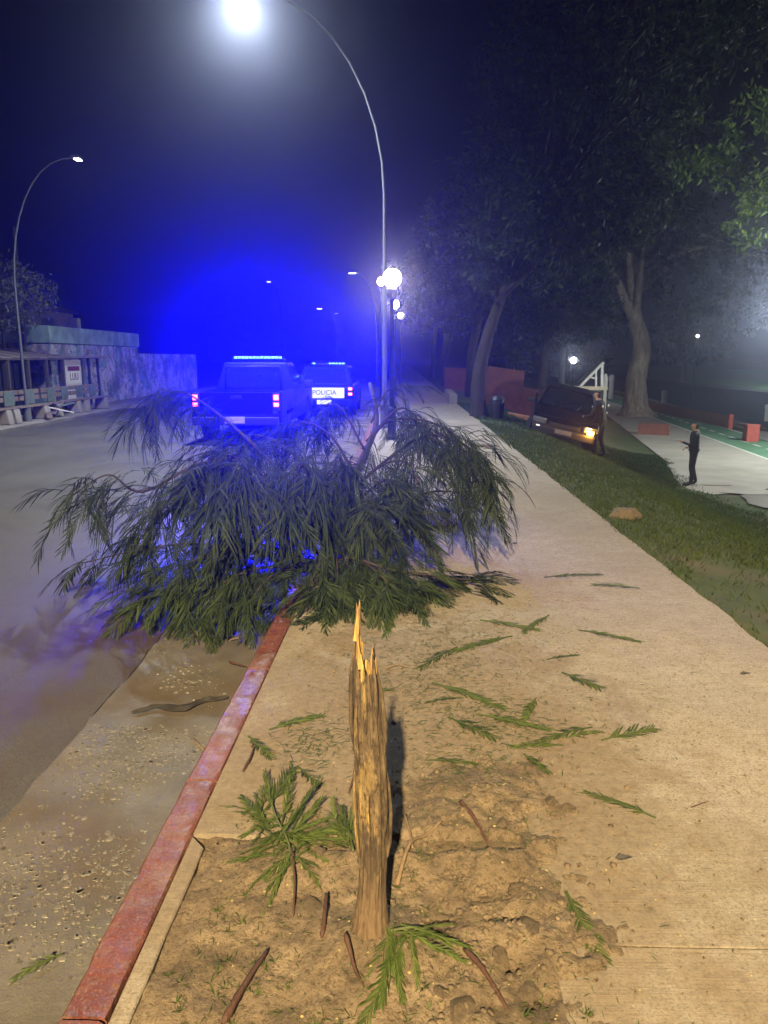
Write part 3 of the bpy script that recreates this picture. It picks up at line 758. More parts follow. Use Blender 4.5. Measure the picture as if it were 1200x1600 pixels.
BR = [  # (pixel x, pixel y, distance), radius, hanging?, density
    ([(520, 830, 6.0), (420, 720, 6.4), (320, 640, 6.8), (255, 612, 6.9), (205, 650, 6.8)], 0.018, 1, 1.0),
    ([(515, 840, 5.8), (430, 780, 5.7), (320, 722, 5.6), (200, 768, 5.3), (140, 742, 5.2), (75, 775, 5.1)], 0.018, 1, 0.8),
    ([(505, 880, 5.3), (400, 862, 5.2), (300, 850, 5.05), (200, 858, 4.95), (95, 880, 4.9)], 0.015, 2, 0.7),
    ([(510, 850, 5.6), (400, 760, 5.5), (310, 735, 5.4), (240, 785, 5.2), (215, 830, 5.1)], 0.014, 1, 1.1),
    ([(505, 870, 5.4), (420, 760, 5.2), (350, 712, 5.0), (310, 740, 4.85)], 0.016, 1, 2.2),
    ([(505, 870, 5.4), (440, 780, 5.1), (390, 735, 4.9), (360, 800, 4.7)], 0.014, 1, 2.0),
    ([(510, 855, 5.5), (490, 760, 5.3), (470, 728, 5.05), (455, 800, 4.85)], 0.016, 1, 1.8),
    ([(520, 830, 5.9), (540, 740, 5.7), (530, 715, 5.4), (520, 790, 5.15)], 0.014, 1, 1.6),
    ([(548, 770, 6.6), (600, 670, 6.6), (660, 655, 6.3), (725, 680, 6.0), (770, 745, 5.75)], 0.016, 1, 1.1),
    ([(548, 770, 6.6), (640, 700, 6.2), (700, 680, 6.0), (750, 720, 5.8), (772, 790, 5.6)], 0.014, 1, 1.5),
    ([(535, 790, 6.3), (600, 730, 6.0), (650, 725, 5.8), (670, 780, 5.6)], 0.014, 1, 0.7),
    ([(520, 830, 5.9), (580, 770, 5.6), (620, 750, 5.4), (640, 800, 5.25)], 0.014, 1, 1.0),
    ([(515, 845, 5.7), (560, 790, 5.4), (590, 785, 5.2), (600, 840, 5.05)], 0.013, 1, 1.6),
    ([(500, 890, 5.1), (550, 872, 4.9), (620, 890, 4.75), (690, 900, 4.85), (765, 908, 4.95)], 0.014, 2, 1.3),
    ([(500, 890, 5.1), (525, 870, 4.8), (532, 890, 4.6), (530, 935, 4.4)], 0.013, 2, 2.0),
    ([(500, 890, 5.1), (570, 880, 4.8), (610, 905, 4.55), (640, 930, 4.5)], 0.012, 2, 1.8),
    ([(500, 895, 5.1), (430, 885, 4.9), (360, 900, 4.7), (300, 940, 4.5)], 0.014, 2, 2.0),
    ([(500, 895, 5.1), (450, 890, 4.85), (410, 910, 4.6), (380, 950, 4.4)], 0.012, 2, 2.0),
    ([(500, 890, 5.2), (400, 850, 5.0), (300, 870, 4.8), (240, 920, 4.6)], 0.014, 1, 1.7),
    ([(535, 790, 6.4), (460, 710, 6.8), (400, 680, 7.0), (340, 690, 7.0)], 0.016, 1, 1.2),
    ([(560, 740, 7.0), (520, 680, 7.2), (470, 660, 7.4), (430, 690, 7.4)], 0.015, 1, 1.2),
    ([(580, 690, 7.6), (630, 640, 7.8), (660, 650, 7.7), (680, 690, 7.5)], 0.014, 1, 1.0),
    ([(575, 700, 7.4), (540, 640, 7.8), (515, 635, 8.0), (500, 660, 8.0)], 0.013, 1, 1.0),
    ([(588, 660, 8.0), (610, 615, 8.5), (640, 600, 8.8)], 0.012, 1, 0.6),
    ([(520, 820, 6.0), (600, 800, 5.7), (680, 770, 5.9), (725, 768, 6.1)], 0.022, 0, 0.5),
]
frond_list = []
for pts, r0, mode, dens in BR:
    P = spline([at(435 + (p[0] - 435) * (0.9 if p[0] < 435 else 0.95), p[1], p[2]) for p in pts], 8); m = len(P)
    for p in P: p.z = max(p.z, 0.03 if p.x > -0.7 else -0.10)
    b = MB(); b.tube([p - FO for p in P], [r0 * (1 - 0.85 * i / (m - 1)) + 0.0012 for i in range(m)], 6, jit=0.05)
    br = b.build('branch', M['branch_bark'], fallen, smooth=True)
    L = sum((P[i + 1] - P[i]).length for i in range(m - 1))
    n = int(L * 34 * dens)
    for k in range(n):
        t = 0.30 + 0.70 * (k + random.random()) / n
        fi = t * (m - 1); i = min(int(fi), m - 2); p = P[i].lerp(P[i + 1], fi - i)
        T = (P[i + 1] - P[i]).normalized()
        side = Vector((-T.y, T.x, 0)); side = side.normalized() if side.length > 1e-3 else Vector((1, 0, 0))
        ph = random.uniform(-1.35, 1.35)
        d = T * math.cos(ph) + side * math.sin(ph) + Vector((0, -0.25, random.uniform(-0.1, 0.25)))
        d.z *= 0.5 if mode == 1 else 0.25
        p = p + Vector((random.gauss(0, 0.075), random.gauss(0, 0.075), random.gauss(-0.02, 0.05)))
        gz = 0.0 if p.x > -0.75 else -0.14
        low = p.z - gz < 0.30
        me = random.choice(lie) if (mode == 2 or low) else random.choice(hang)
        s = random.uniform(0.45, 1.3) * (0.8 + 0.35 * t)
        if me in hang: 
            s = min(s, max(0.4, (p.z - gz) / 0.36))
            dd = Vector((d.x, d.y, 0.0)).normalized()
            m4 = Matrix.Translation(p) @ basis(dd) @ Matrix.Rotation(random.uniform(-0.6, 0.6), 4, 'X') @ Matrix.Rotation(random.uniform(-0.35, 0.45), 4, 'Y') @ Matrix.Scale(s, 4)
        else:
            dd = Vector((d.x, d.y, -0.55 * min(1, (p.z - gz) / 0.25))).normalized()
            p.z = max(p.z, gz + 0.02)
            m4 = Matrix.Translation(p) @ basis(dd) @ Matrix.Rotation(random.uniform(-0.5, 0.5), 4, 'X') @ Matrix.Scale(s, 4)
        frond_list.append((p.y, me, m4))
for k in range(420):           # boughs crushed on the ground under the crown
    x = random.uniform(-1.75, 0.15); y = random.uniform(4.35, 6.6)
    y += 0.25 * abs(x + 0.6)
    gz = 0.0 if x > -0.72 else -0.13
    p = Vector((x, y, gz + random.uniform(0.02, 0.16 + 0.22 * min(1, (y - 4.3) / 1.2))))
    a_ = random.uniform(-2.9, -0.2)
    d = Vector((math.cos(a_), math.sin(a_), random.uniform(-0.35, 0.1)))
    frond_list.append((p.y, None, Matrix.Translation(p) @ basis(d) @ Matrix.Rotation(random.uniform(-0.7, 0.7), 4, 'X') @ Matrix.Scale(random.uniform(0.7, 1.1), 4)))
for k in range(150):           # hanging mass inside the crown
    q = Vector((random.gauss(0, 0.5), random.gauss(0, 0.5), random.gauss(0, 0.45)))
    p = Vector((-0.80 + q.x * 1.2, 6.1 + q.y * 1.0, 0.55 + q.z * 0.42))
    if p.z < 0.3 or p.y < 4.8: continue
    a_ = random.uniform(-3.6, 0.5)
    frond_list.append((p.y, True, Matrix.Translation(p) @ basis((math.cos(a_), math.sin(a_), 0)) @ Matrix.Rotation(random.uniform(-0.5, 0.5), 4, 'X') @ Matrix.Rotation(random.uniform(-0.4, 0.5), 4, 'Y') @ Matrix.Scale(min(1.1, p.z / 0.36) * random.uniform(0.75, 1.05), 4)))
frond_list = [(y_, (random.choice(lie) if m_ is None else random.choice(hang) if m_ is True else m_), q_) for y_, m_, q_ in frond_list]
# the 300 nearest fronds are parts, the rest one mass
frond_list.sort(key=lambda a: a[0] + random.uniform(0, 1.2))
for yv, me, m4 in frond_list[:290]:
    o = bpy.data.objects.new('frond', me); col.objects.link(o); o.parent = fallen; o.matrix_local = Matrix.Translation(-FO) @ m4
cache = {}
for me in hang + lie:
    v = np.empty(len(me.vertices) * 3, dtype=np.float32); me.vertices.foreach_get('co', v)
    tris = [p.vertices[:] for p in me.polygons]
    cache[me.name] = (v.reshape(-1, 3), np.array(tris, dtype=np.int32))
AV = []; AF = []; off = 0
for yv, me, m4 in frond_list[290:]:
    v, f = cache[me.name]; mm = np.array(Matrix.Translation(-FO) @ m4)
    AV.append(v @ mm[:3, :3].T + mm[:3, 3]); AF.append(f + off); off += len(v)
o = link_mesh('foliage', np_mesh('foliage', np.concatenate(AV), np.concatenate(AF), M['frond_leaf']), fallen); o['kind'] = 'stuff'
print('fronds', len(frond_list))

# ================================================================== LITTER ON THE WALK
def loose(name, px0, px1, label, me=None, lift=0.006, mat=None, cat='leaf frond', group='torn leaf fronds scattered over the ground', z=0.0):
    a, c = gr(*px0, z), gr(*px1, z)
    me = me or random.choice(flat)
    L = max(v.co.x for v in me.vertices)
    o = bpy.data.objects.new(name, me); col.objects.link(o)
    d = c - a
    base = Vector((a.x, a.y, max(walk_z(a.x, a.y), walk_z(c.x, c.y)) + lift if z == 0 else z + lift))
    o.matrix_world = Matrix.Translation(base) @ basis(d) @ Matrix.Rotation(random.uniform(-0.15, 0.15), 4, 'X') @ Matrix.Diagonal((d.length / L, 1.7 * min(1.1, d.length / L), 0.8, 1))
    tag(o, label, cat, group); return o
LF = [
    ((850, 903), (945, 897), 'green leaf frond farthest up the open sidewalk beside the fallen crown'),
    ((1000, 920), (920, 913), 'thin frond lying just right of the uppermost loose frond'),
    ((750, 970), (850, 986), 'frond lying between the stump tip and the sidewalk edge, nearest the crown'),
    ((858, 962), (815, 992), 'short bushy frond lying across another frond below the crown'),
    ((800, 995), (700, 1020), 'frond pointing toward the stump just right of its tip'),
    ((715, 1012), (650, 1048), 'bent bluish frond nearest the stump tip on the right'),
    ((905, 986), (1008, 1004), 'broad frond lying alone toward the grass edge'),
    ((855, 1032), (908, 1023), 'tiny frond in the middle of the open sidewalk'),
    ((878, 1052), (945, 1079), 'slim dark green frond lying alone in mid sidewalk'),
    ((675, 1068), (800, 1110), 'long frond slanting down from beside the stump shadow'),
    ((725, 1092), (660, 1098), 'short pale frond touching the stump shadow'),
    ((745, 1118), (868, 1142), 'thick frond in the middle of the frond cluster'),
    ((838, 1092), (815, 1130), 'short frond standing out upward from the frond cluster'),
    ((700, 1122), (782, 1158), 'flat feathery frond at the left of the frond cluster'),
    ((925, 1138), (838, 1160), 'frond at the right end of the frond cluster'),
    ((880, 1166), (792, 1168), 'yellowish frond along the bottom of the frond cluster'),
    ((940, 1158), (1030, 1136), 'frond lying right of the frond cluster toward the grass'),
    ((668, 1190), (758, 1196), 'low frond on the soil right of the stump shadow'),
    ((818, 1180), (862, 1212), 'small ragged frond at the top of the soil heap'),
    ((1025, 1280), (903, 1236), 'single long frond on bare concrete right of the soil heap'),
    ((885, 1397), (948, 1512), 'frond lying beside the joint in the concrete slabs'),
    ((420, 1142), (512, 1116), 'frond lying left of the stump near the red kerb'),
    ((388, 1152), (428, 1188), 'small torn frond beside the red kerb with a dark pod'),
    ((465, 1200), (505, 1232), 'tiny sprig above the leafy twig left of the stump'),
    ((540, 1082), (620, 1078), 'small frond tucked behind the stump'),
    ((885, 1155), (945, 1142), 'narrow frond under the right end of the frond cluster'),
]
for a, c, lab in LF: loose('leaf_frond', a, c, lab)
loose('leaf_frond', (98, 1493), (12, 1536), 'single frond lying on the pebbly gutter slab', z=-0.112)
loose('leaf_frond', (620, 945), (600, 1000), 'frond lying behind the stump tip at the crown edge')
loose('leaf_frond', (660, 915), (760, 912), 'frond sprawling right from the crown edge', me=lie[1])
loose('leaf_frond', (600, 960), (690, 940), 'frond at the front edge of the crown right of the stump', me=lie[0])
# scattered leaflets, crumbs and yellow petals: nobody could count them
LV = []; LFc = []
def flake(x, y, z, L, w, a, curl):
    o = len(LV); c, s = math.cos(a), math.sin(a)
    for u, v, zz in ((-L, 0, 0.001), (0, w, curl), (L, 0, 0.001), (0, -w, curl)): LV.append((x + u * c - v * s, y + u * s + v * c, z + zz))
    LFc.append((o, o + 1, o + 2, o + 3))
for i in range(2600):
    x = random.gauss(0.35, 0.5); y = random.gauss(3.3, 0.9)
    if random.random() < 0.35: x, y = random.uniform(-0.55, 0.5), random.uniform(1.45, 2.3)
    if x < -0.58 or x > 1.9 or y < 1.45: continue
    flake(x, y, walk_z(x, y) + 0.001, random.uniform(0.004, 0.02), random.uniform(0.0008, 0.0018), random.uniform(0, 3.14), 0.002)
for i in range(2200):
    cx, cyy, sd = random.choice([(0.30, 3.0, 0.16), (0.48, 2.95, 0.14), (0.18, 3.7, 0.2), (-0.05, 4.1, 0.25), (0.15, 4.3, 0.25), (-0.35, 2.75, 0.1), (0.35, 3.9, 0.22), (0.1, 3.35, 0.18), (-0.3, 2.2, 0.1), (0.25, 2.55, 0.15)])
    x, y = random.gauss(cx, sd), random.gauss(cyy, sd)
    if x < -0.55 or x > 1.9: continue
    flake(x, y, walk_z(x, y) + 0.002, random.uniform(0.010, 0.035), random.uniform(0.0010, 0.0022), random.gauss(0.3, 0.9), 0.004)
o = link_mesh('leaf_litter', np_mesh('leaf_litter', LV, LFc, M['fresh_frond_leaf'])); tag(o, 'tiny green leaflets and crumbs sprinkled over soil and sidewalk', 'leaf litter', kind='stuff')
LV = []; LFc = []
for i in range(260):
    x = random.gauss(0.2, 0.45); y = random.uniform(1.45, 3.6)
    if x < -0.6 or x > 1.6: continue
    z = walk_z(x, y) if x > -0.63 else -0.1
    r = random.uniform(0.002, 0.006); o = len(LV)
    for k in range(6): LV.append((x + r * math.cos(k * 1.047) * random.uniform(0.6, 1.1), y + r * math.sin(k * 1.047) * random.uniform(0.6, 1.1), z + 0.003))
    LFc += [(o, o + 1, o + 2, o + 3), (o, o + 3, o + 4, o + 5)]
o = link_mesh('petals', np_mesh('petals', LV, LFc, M['petal'])); tag(o, 'small yellow petals and chips strewn around the stump', 'petals', kind='stuff')
b = MB()
for i in range(900):
    x = random.gauss(0.4, 0.6); y = random.gauss(2.8, 1.1)
    if x < -0.6 or x > 1.95 or y < 1.4: continue
    r = random.uniform(0.002, 0.007); z = walk_z(x, y)
    m4 = Matrix.Translation((x, y, z)) @ Matrix.Rotation(random.uniform(0, 6), 4, 'Z')
    b.add([(r, 0, 0), (0, r * random.uniform(0.6, 1), 0), (-r, 0, 0), (0, -r * 0.8, 0), (random.uniform(-.3, .3) * r, 0, r * 0.8)], [(0, 1, 4), (1, 2, 4), (2, 3, 4), (3, 0, 4)], m4)
tag(b.build('soil_crumbs', M['soil']), 'fine soil crumbs scattered on the concrete around the pit', 'soil', kind='stuff')

# clods of earth
def clod_mesh(seed):
    bm = bmesh.new(); bmesh.ops.create_icosphere(bm, subdivisions=2, radius=1.0)
    cut = [(Vector((random.gauss(0, 1), random.gauss(0, 1), random.gauss(0.4, 0.7))).normalized(), random.uniform(0.55, 0.8)) for _ in range(6)]
    for v in bm.verts:
        n = v.co.normalized(); q = (n.x * 1.3 + seed, n.y * 1.3, n.z * 1.3)
        v.co = n * (1 + 0.45 * noise.noise(q) + 0.30 * noise.noise((q[0] * 3, q[1] * 3, q[2] * 3)))
        for cn, cd in cut:
            e_ = v.co.dot(cn) - cd
            if e_ > 0: v.co -= cn * e_ * 0.9
        v.co.z = max(v.co.z, -0.35)
    me = bpy.data.meshes.new('clod'); bm.to_mesh(me); bm.free(); me.materials.append(M['soil']); return me
clods = [clod_mesh(s * 3.7) for s in range(5)]
CL = [(890, 1250, 21, 'large clod of earth farthest right at the top of the soil heap'), (862, 1245, 16, 'clod touching the left of the large clod at the heap top'), (785, 1285, 20, 'rough clod just right of the curved dark pod'),
    (825, 1295, 22, 'flat clod at the upper corner of the concrete slab'), (805, 1250, 13, 'small clod uppermost on the left of the soil heap'), (955, 1277, 8, 'lone small clod out on the bare concrete'),
    (810, 1380, 22, 'clod against the slab edge halfway down the heap'), (757, 1395, 20, 'clod in the middle of the soil heap'), (825, 1440, 23, 'flat clod left of the frond that lies by the slab joint'),
    (780, 1475, 22, 'clod between the yellow green twig and the slab joint'), (822, 1525, 28, 'largest flat clod at the bottom right of the pit'), (722, 1560, 22, 'clod left of the reddish brown pod at the bottom'),
    (690, 1530, 18, 'clod below the yellow green leafy twig'), (485, 1395, 26, 'large clod left of the stump foot under the leafy twig'), (500, 1330, 14, 'small clod under the leaves left of the stump')]
for i, (px, py, rp, lab) in enumerate(CL):
    p = gr(px, py, 0.03); r = rp / F * 2.2 * 0.8; z = walk_z(p.x, p.y)
    o = bpy.data.objects.new('earth_clod', clods[i % 5]); col.objects.link(o)
    o.location = (p.x, p.y, z - r * 0.05); o.scale = (r * random.uniform(0.9, 1.3), r * random.uniform(0.8, 1.1), r * random.uniform(0.35, 0.6)); o.rotation_euler = (random.uniform(-.3, .3), random.uniform(-.3, .3), random.uniform(0, 6))
    tag(o, lab, 'clod', 'earth clods around the stump')
AV = []; AF = []; off = 0
cv = [(np.array([v.co[:] for v in me.vertices]), np.array([p.vertices[:] for p in me.polygons])) for me in clods]
for i in range(420):
    px, py = random.gauss(760, 75), random.gauss(1400, 95)
    if random.random() < 0.15: px, py = random.uniform(330, 1000), random.uniform(1000, 1560)
    p = gr(px, py, 0.02); r = random.uniform(2, 9) ** 1.0 / F * 2.0; z = walk_z(p.x, p.y)
    if z < -0.5 or p.x < -0.55: continue
    v, f = cv[i % 5]; a_ = random.uniform(0, 6.28); ca, sa = math.cos(a_), math.sin(a_)
    w = v * np.array([r, r * 0.8, r * 0.6]); w = np.stack([w[:, 0] * ca - w[:, 1] * sa, w[:, 0] * sa + w[:, 1] * ca, w[:, 2]], 1) + np.array([p.x, p.y, z])
    AV.append(w); AF.append(f + off); off += len(v)
o = link_mesh('small_clods', np_mesh('small_clods', np.concatenate(AV), np.concatenate(AF), M['soil'])); tag(o, 'small crumbled clods of earth strewn over the soil heap', 'soil', kind='stuff')

# sticks and seed pods
def stick(name, pts, r, mat, label, cat='stick', z=None, flatn=0.6, group=None, n=7):
    P = []
    for px, py, dz in pts:
        p = gr(px, py, (z or 0.0)); p.z = (walk_z(p.x, p.y) if z is None else z) + dz + r * 0.6; P.append(p)
    base = P[0].copy(); S = spline([p - base for p in P], 5) if len(P) > 1 else P
    m = len(S); b = MB(); b.tube(S, [r * (1.0 - 0.45 * i / (m - 1)) * (0.6 if i in (0, m - 1) else 1.0) * random.uniform(0.82, 1.12) for i in range(m)], n, jit=0.22)
    o = b.build(name, mat, smooth=True, loc=base); return tag(o, label, cat, group)
stick('stick', [(348, 1600, 0.01), (385, 1540, 0.012), (418, 1488, 0.012)], 0.0095, M['dark_twig'], 'thick dark brown stick at the bottom of the pit near the kerb')
stick('seed_pod', [(503, 1472, 0.0), (508, 1440, 0.015), (510, 1413, 0.03)], 0.008, M['dark_twig'], 'short dark pod standing in the soil left of the stump foot', 'seed pod')
stick('seed_pod', [(540, 1490, 0.02), (553, 1520, 0.01), (568, 1550, 0.0)], 0.007, M['dark_twig'], 'dark pod leaning against the foot of the stump', 'seed pod')
stick('seed_pod', [(718, 1270, 0.012), (738, 1290, 0.006), (765, 1326, 0.0)], 0.008, M['dark_twig'], 'curved dark pod on the soil heap right of the stump', 'seed pod')
stick('seed_pod', [(725, 1493, 0.012), (755, 1525, 0.008), (793, 1576, 0.0)], 0.0085, M['dark_twig'], 'reddish brown pod at the bottom right of the pit', 'seed pod')
stick('stick', [(545, 1240, 0.0), (556, 1210, 0.02), (566, 1178, 0.05)], 0.004, M['dark_twig'], 'thin dark twig leaning on the left of the stump')
stick('seed_pod', [(380, 1206, 0.0), (392, 1185, 0.006), (400, 1160, 0.0)], 0.006, M['dark_twig'], 'dark pod beside the red kerb', 'seed pod')
stick('stick', [(458, 1430, 0.0), (461, 1390, 0.02), (456, 1345, 0.03)], 0.004, M['dark_twig'], 'upright dark stem left of the stump below the leafy twig')
stick('stick', [(360, 1000, 0.0), (382, 996, 0.006), (402, 990, 0.01)], 0.004, M['dry_twig'], 'pale twig lying in the gutter near the crown', z=-0.115)
stick('stick', [(358, 1035, 0.0), (388, 1043, 0.0)], 0.006, M['dark_twig'], 'dark twig pressed against the kerb in the gutter', z=-0.115)
stick('stick', [(302, 1155, 0.0), (335, 1190, 0.0)], 0.005, M['dry_twig'], 'pale twig on the pebbly gutter beside the kerb', z=-0.112)
stick('stick', [(602, 1046, 0.0), (620, 1042, 0.008), (640, 1044, 0.0)], 0.005, M['dry_twig'], 'curled bark chip just right of the stump top')
stick('stick', [(1080, 1262, 0.0), (1108, 1252, 0.0)], 0.0025, M['dark_twig'], 'thin straw on the bare concrete at the right')
rt = empty('forked_root', gr(620, 1390, 0.0)); tag(rt, 'forked pale root sticking out of the soil right of the stump', 'root')
O0 = rt.location.copy()
for pts, r in (([(620, 1392, 0.02), (640, 1345, 0.03), (665, 1320, 0.03), (690, 1305, 0.02)], 0.0075), ([(645, 1340, 0.03), (640, 1315, 0.035), (632, 1292, 0.03)], 0.004)):
    P = [];
    for px, py, dz in pts:
        p = gr(px, py); p.z = walk_z(p.x, p.y) + dz; P.append(p - O0)
    b = MB(); b.tube(spline(P, 4), [r * (1 - 0.5 * i / 12) for i in range(len(spline(P, 4)))], 6, jit=0.1); b.build('root_fork', M['dry_twig'], rt, smooth=True)
# leafy twigs
def sprig(name, label, stem_px, fronds, z0=0.02):
    base = gr(*stem_px[0]); base.z = walk_z(base.x, base.y)
    e = empty(name, base); tag(e, label, 'leafy twig')
    P = []
    for i, px in enumerate(stem_px):
        p = gr(*px); p.z = walk_z(p.x, p.y) + z0 * (1 if 0 < i else 0.3); P.append(p - base)
    S = spline(P, 4); b = MB(); b.tube(S, [0.0045 * (1 - 0.6 * i / len(S)) for i in range(len(S))], 5); b.build('stem', M['green_stem'], e, smooth=True)
    fronds = fronds + [((a[0] + random.uniform(-28, 28), a[1] + random.uniform(-22, 22)), (a[0] + (c[0] - a[0]) * random.uniform(0.5, 1.0) + random.uniform(-45, 45), a[1] + (c[1] - a[1]) * random.uniform(0.5, 1.0) + random.uniform(-34, 34)), dz * random.uniform(0.1, 1.2)) for a, c, dz in fronds + fronds]
    for a, c, dz in fronds:
        A, C = gr(*a), gr(*c); A.z = walk_z(A.x, A.y) + 0.012; C.z = walk_z(C.x, C.y) + 0.005 + dz
        me = random.choice(flat); L = max(v.co.x for v in me.vertices); d = C - A; s = d.length / L
        o = bpy.data.objects.new('frond', me); col.objects.link(o); o.parent = e
        o.matrix_local = Matrix.Translation(A - base) @ basis(d) @ Matrix.Rotation(random.uniform(-0.6, 0.6), 4, 'X') @ Matrix.Diagonal((s, max(s, 0.7), s, 1))
sprig('leafy_twig', 'large leafy green twig lying on the soil left of the stump', [(460, 1400), (452, 1330), (430, 1280), (415, 1225)], [
    ((430, 1280), (340, 1262, ), 0.01), ((432, 1290), (360, 1275), 0.02), ((440, 1310), (385, 1340), 0.0), ((428, 1275), (412, 1218), 0.05), ((440, 1290), (458, 1222), 0.05), ((448, 1310), (520, 1290), 0.03),
    ((450, 1320), (548, 1300), 0.03), ((452, 1330), (555, 1325), 0.01), ((450, 1320), (510, 1260), 0.05), ((455, 1340), (375, 1400), 0.0), ((455, 1350), (500, 1360), 0.0), ((452, 1330), (395, 1300), 0.03), ((445, 1300), (405, 1330), 0.02), ((455, 1345), (420, 1420), 0.0), ((440, 1300), (480, 1345), 0.02)])
sprig('leafy_twig', 'yellow green leafy twig at the right foot of the stump', [(610, 1480), (650, 1470), (690, 1475), (725, 1490)], [
    ((620, 1478), (600, 1545), 0.0), ((640, 1472), (655, 1550), 0.0), ((650, 1470), (715, 1460), 0.02), ((615, 1478), (590, 1590), 0.0), ((660, 1472), (740, 1490), 0.0), ((630, 1475), (690, 1490), 0.01)])
sprig('leafy_twig', 'small green twig against the left side of the stump', [(552, 1345), (548, 1320), (545, 1300), (548, 1270)], [((548, 1320), (530, 1275), 0.05), ((548, 1310), (556, 1255), 0.06), ((550, 1330), (515, 1300), 0.03), ((550, 1335), (520, 1330), 0.02)])
# low weeds sprouting in the pit
WV = []; WF = []
for i in range(70):
    cx, cyy = random.choice([(-0.42, 1.50), (-0.30, 1.62), (-0.45, 1.75), (-0.2, 1.48), (0.38, 1.5), (0.02, 1.46), (0.05, 2.05), (-0.5, 1.6), (0.03, 1.9)])
    cx += random.gauss(0, 0.05); cyy += random.gauss(0, 0.05); z = walk_z(cx, cyy)
    for k in range(9):
        a_ = random.uniform(0, 6.28); L = random.uniform(0.012, 0.032); w_ = 0.0016; o = len(WV)
        ex, ey, ez = cx + math.cos(a_) * L, cyy + math.sin(a_) * L, z + random.uniform(0.004, 0.02)
        WV += [(cx - math.sin(a_) * w_, cyy + math.cos(a_) * w_, z - 0.002), (cx + math.sin(a_) * w_, cyy - math.cos(a_) * w_, z - 0.002), (ex, ey, ez)]; WF.append((o, o + 1, o + 2))
o = link_mesh('pit_weeds', np_mesh('pit_weeds', WV, WF, M['fresh_frond_leaf'])); tag(o, 'low weeds and grass tufts sprouting in the dirt pit', 'weeds', kind='stuff')
# torn strip of car trim in the gutter
O0 = gr(290, 1104, -0.118); b = MB(); V = []
P = spline([gr(px, py, -0.118) - O0 for px, py in ((205, 1114), (245, 1104), (285, 1106), (320, 1094), (356, 1090))], 5)
for i, p in enumerate(P):
    t_ = i / (len(P) - 1); w_ = 0.004 + 0.045 * math.sin(math.pi * t_) ** 0.7 * (0.7 + 0.5 * noise.noise((t_ * 6, 0, 0))); h_ = 0.004 + 0.022 * abs(noise.noise((t_ * 7, 3, 0)))
    V += [(p.x, p.y - w_, h_ * 0.3), (p.x, p.y, h_ + 0.006), (p.x, p.y + w_ * 0.8, h_ * 0.5), (p.x, p.y + w_ * 0.8, h_ * 0.5 - 0.003), (p.x, p.y, h_ + 0.003), (p.x, p.y - w_, h_ * 0.3 - 0.003)]
n = len(P)
Fs = [(i * 6 + k, i * 6 + (k + 1) % 6, i * 6 + 6 + (k + 1) % 6, i * 6 + 6 + k) for i in range(n - 1) for k in range(6)] + [tuple(range(6)), tuple(range(6 * n - 1, 6 * n - 7, -1))]
b.add(V, Fs); tag(b.build('torn_trim', M['debris_metal'], loc=O0), 'torn dark strip of trim lying across the gutter joint', 'debris')
# board by the crown, rock on the grass, dry leaves
c0 = gr(668, 815); b = MB(); b.box((0, 0, 0.012), (0.42, 0.55, 0.024), Matrix.Rotation(R(8), 3, 'Z')); tag(b.build('board', M['board'], bevel=0.004, loc=c0), 'flat weathered brown board on the sidewalk under the fallen branches', 'board')
def rock_mesh(seed):
    bm = bmesh.new(); bmesh.ops.create_icosphere(bm, subdivisions=3, radius=1.0)
    for v in bm.verts:
        n = v.co.normalized(); v.co = n * (1 + 0.35 * noise.noise((n.x * 1.4 + seed, n.y * 1.4, n.z * 1.4)) + 0.12 * noise.noise((n.x * 4 + seed, n.y * 4, n.z * 4)))
    me = bpy.data.meshes.new('rock'); bm.to_mesh(me); bm.free(); me.materials.append(M['rock']); return me
o = link_mesh('rock', rock_mesh(2.2)); rx, ry = 2.28, 7.35; o.location = (rx, ry, bank_z(rx, ry) + 0.03); o.scale = (0.14, 0.11, 0.085); tag(o, 'pale rounded rock on the grass at the sidewalk edge', 'rock')
for px, py, lab in ((1165, 1054, 'grey dry leaf at the far right of the sidewalk'), (800, 797, 'dark dry leaf on the sidewalk right of the hanging branch'), (805, 850, 'small dark leaf below the tip of the hanging branch'), (975, 1343, 'flat grey leaf on concrete right of the soil heap')):
    b = MB(); s = 0.028
    b.add([(-s, 0, 0.004), (-0.3 * s, 0.5 * s, 0.012), (0.6 * s, 0.45 * s, 0.006), (s, 0, 0.010), (0.4 * s, -0.5 * s, 0.014), (-0.5 * s, -0.4 * s, 0.006), (0, 0, 0.003)], [(6, 0, 1), (6, 1, 2), (6, 2, 3), (6, 3, 4), (6, 4, 5), (6, 5, 0)])
    tag(b.build('dry_leaf', M['dark_stone'], loc=gr(px, py)), lab, 'leaf', 'dry leaves on the sidewalk')

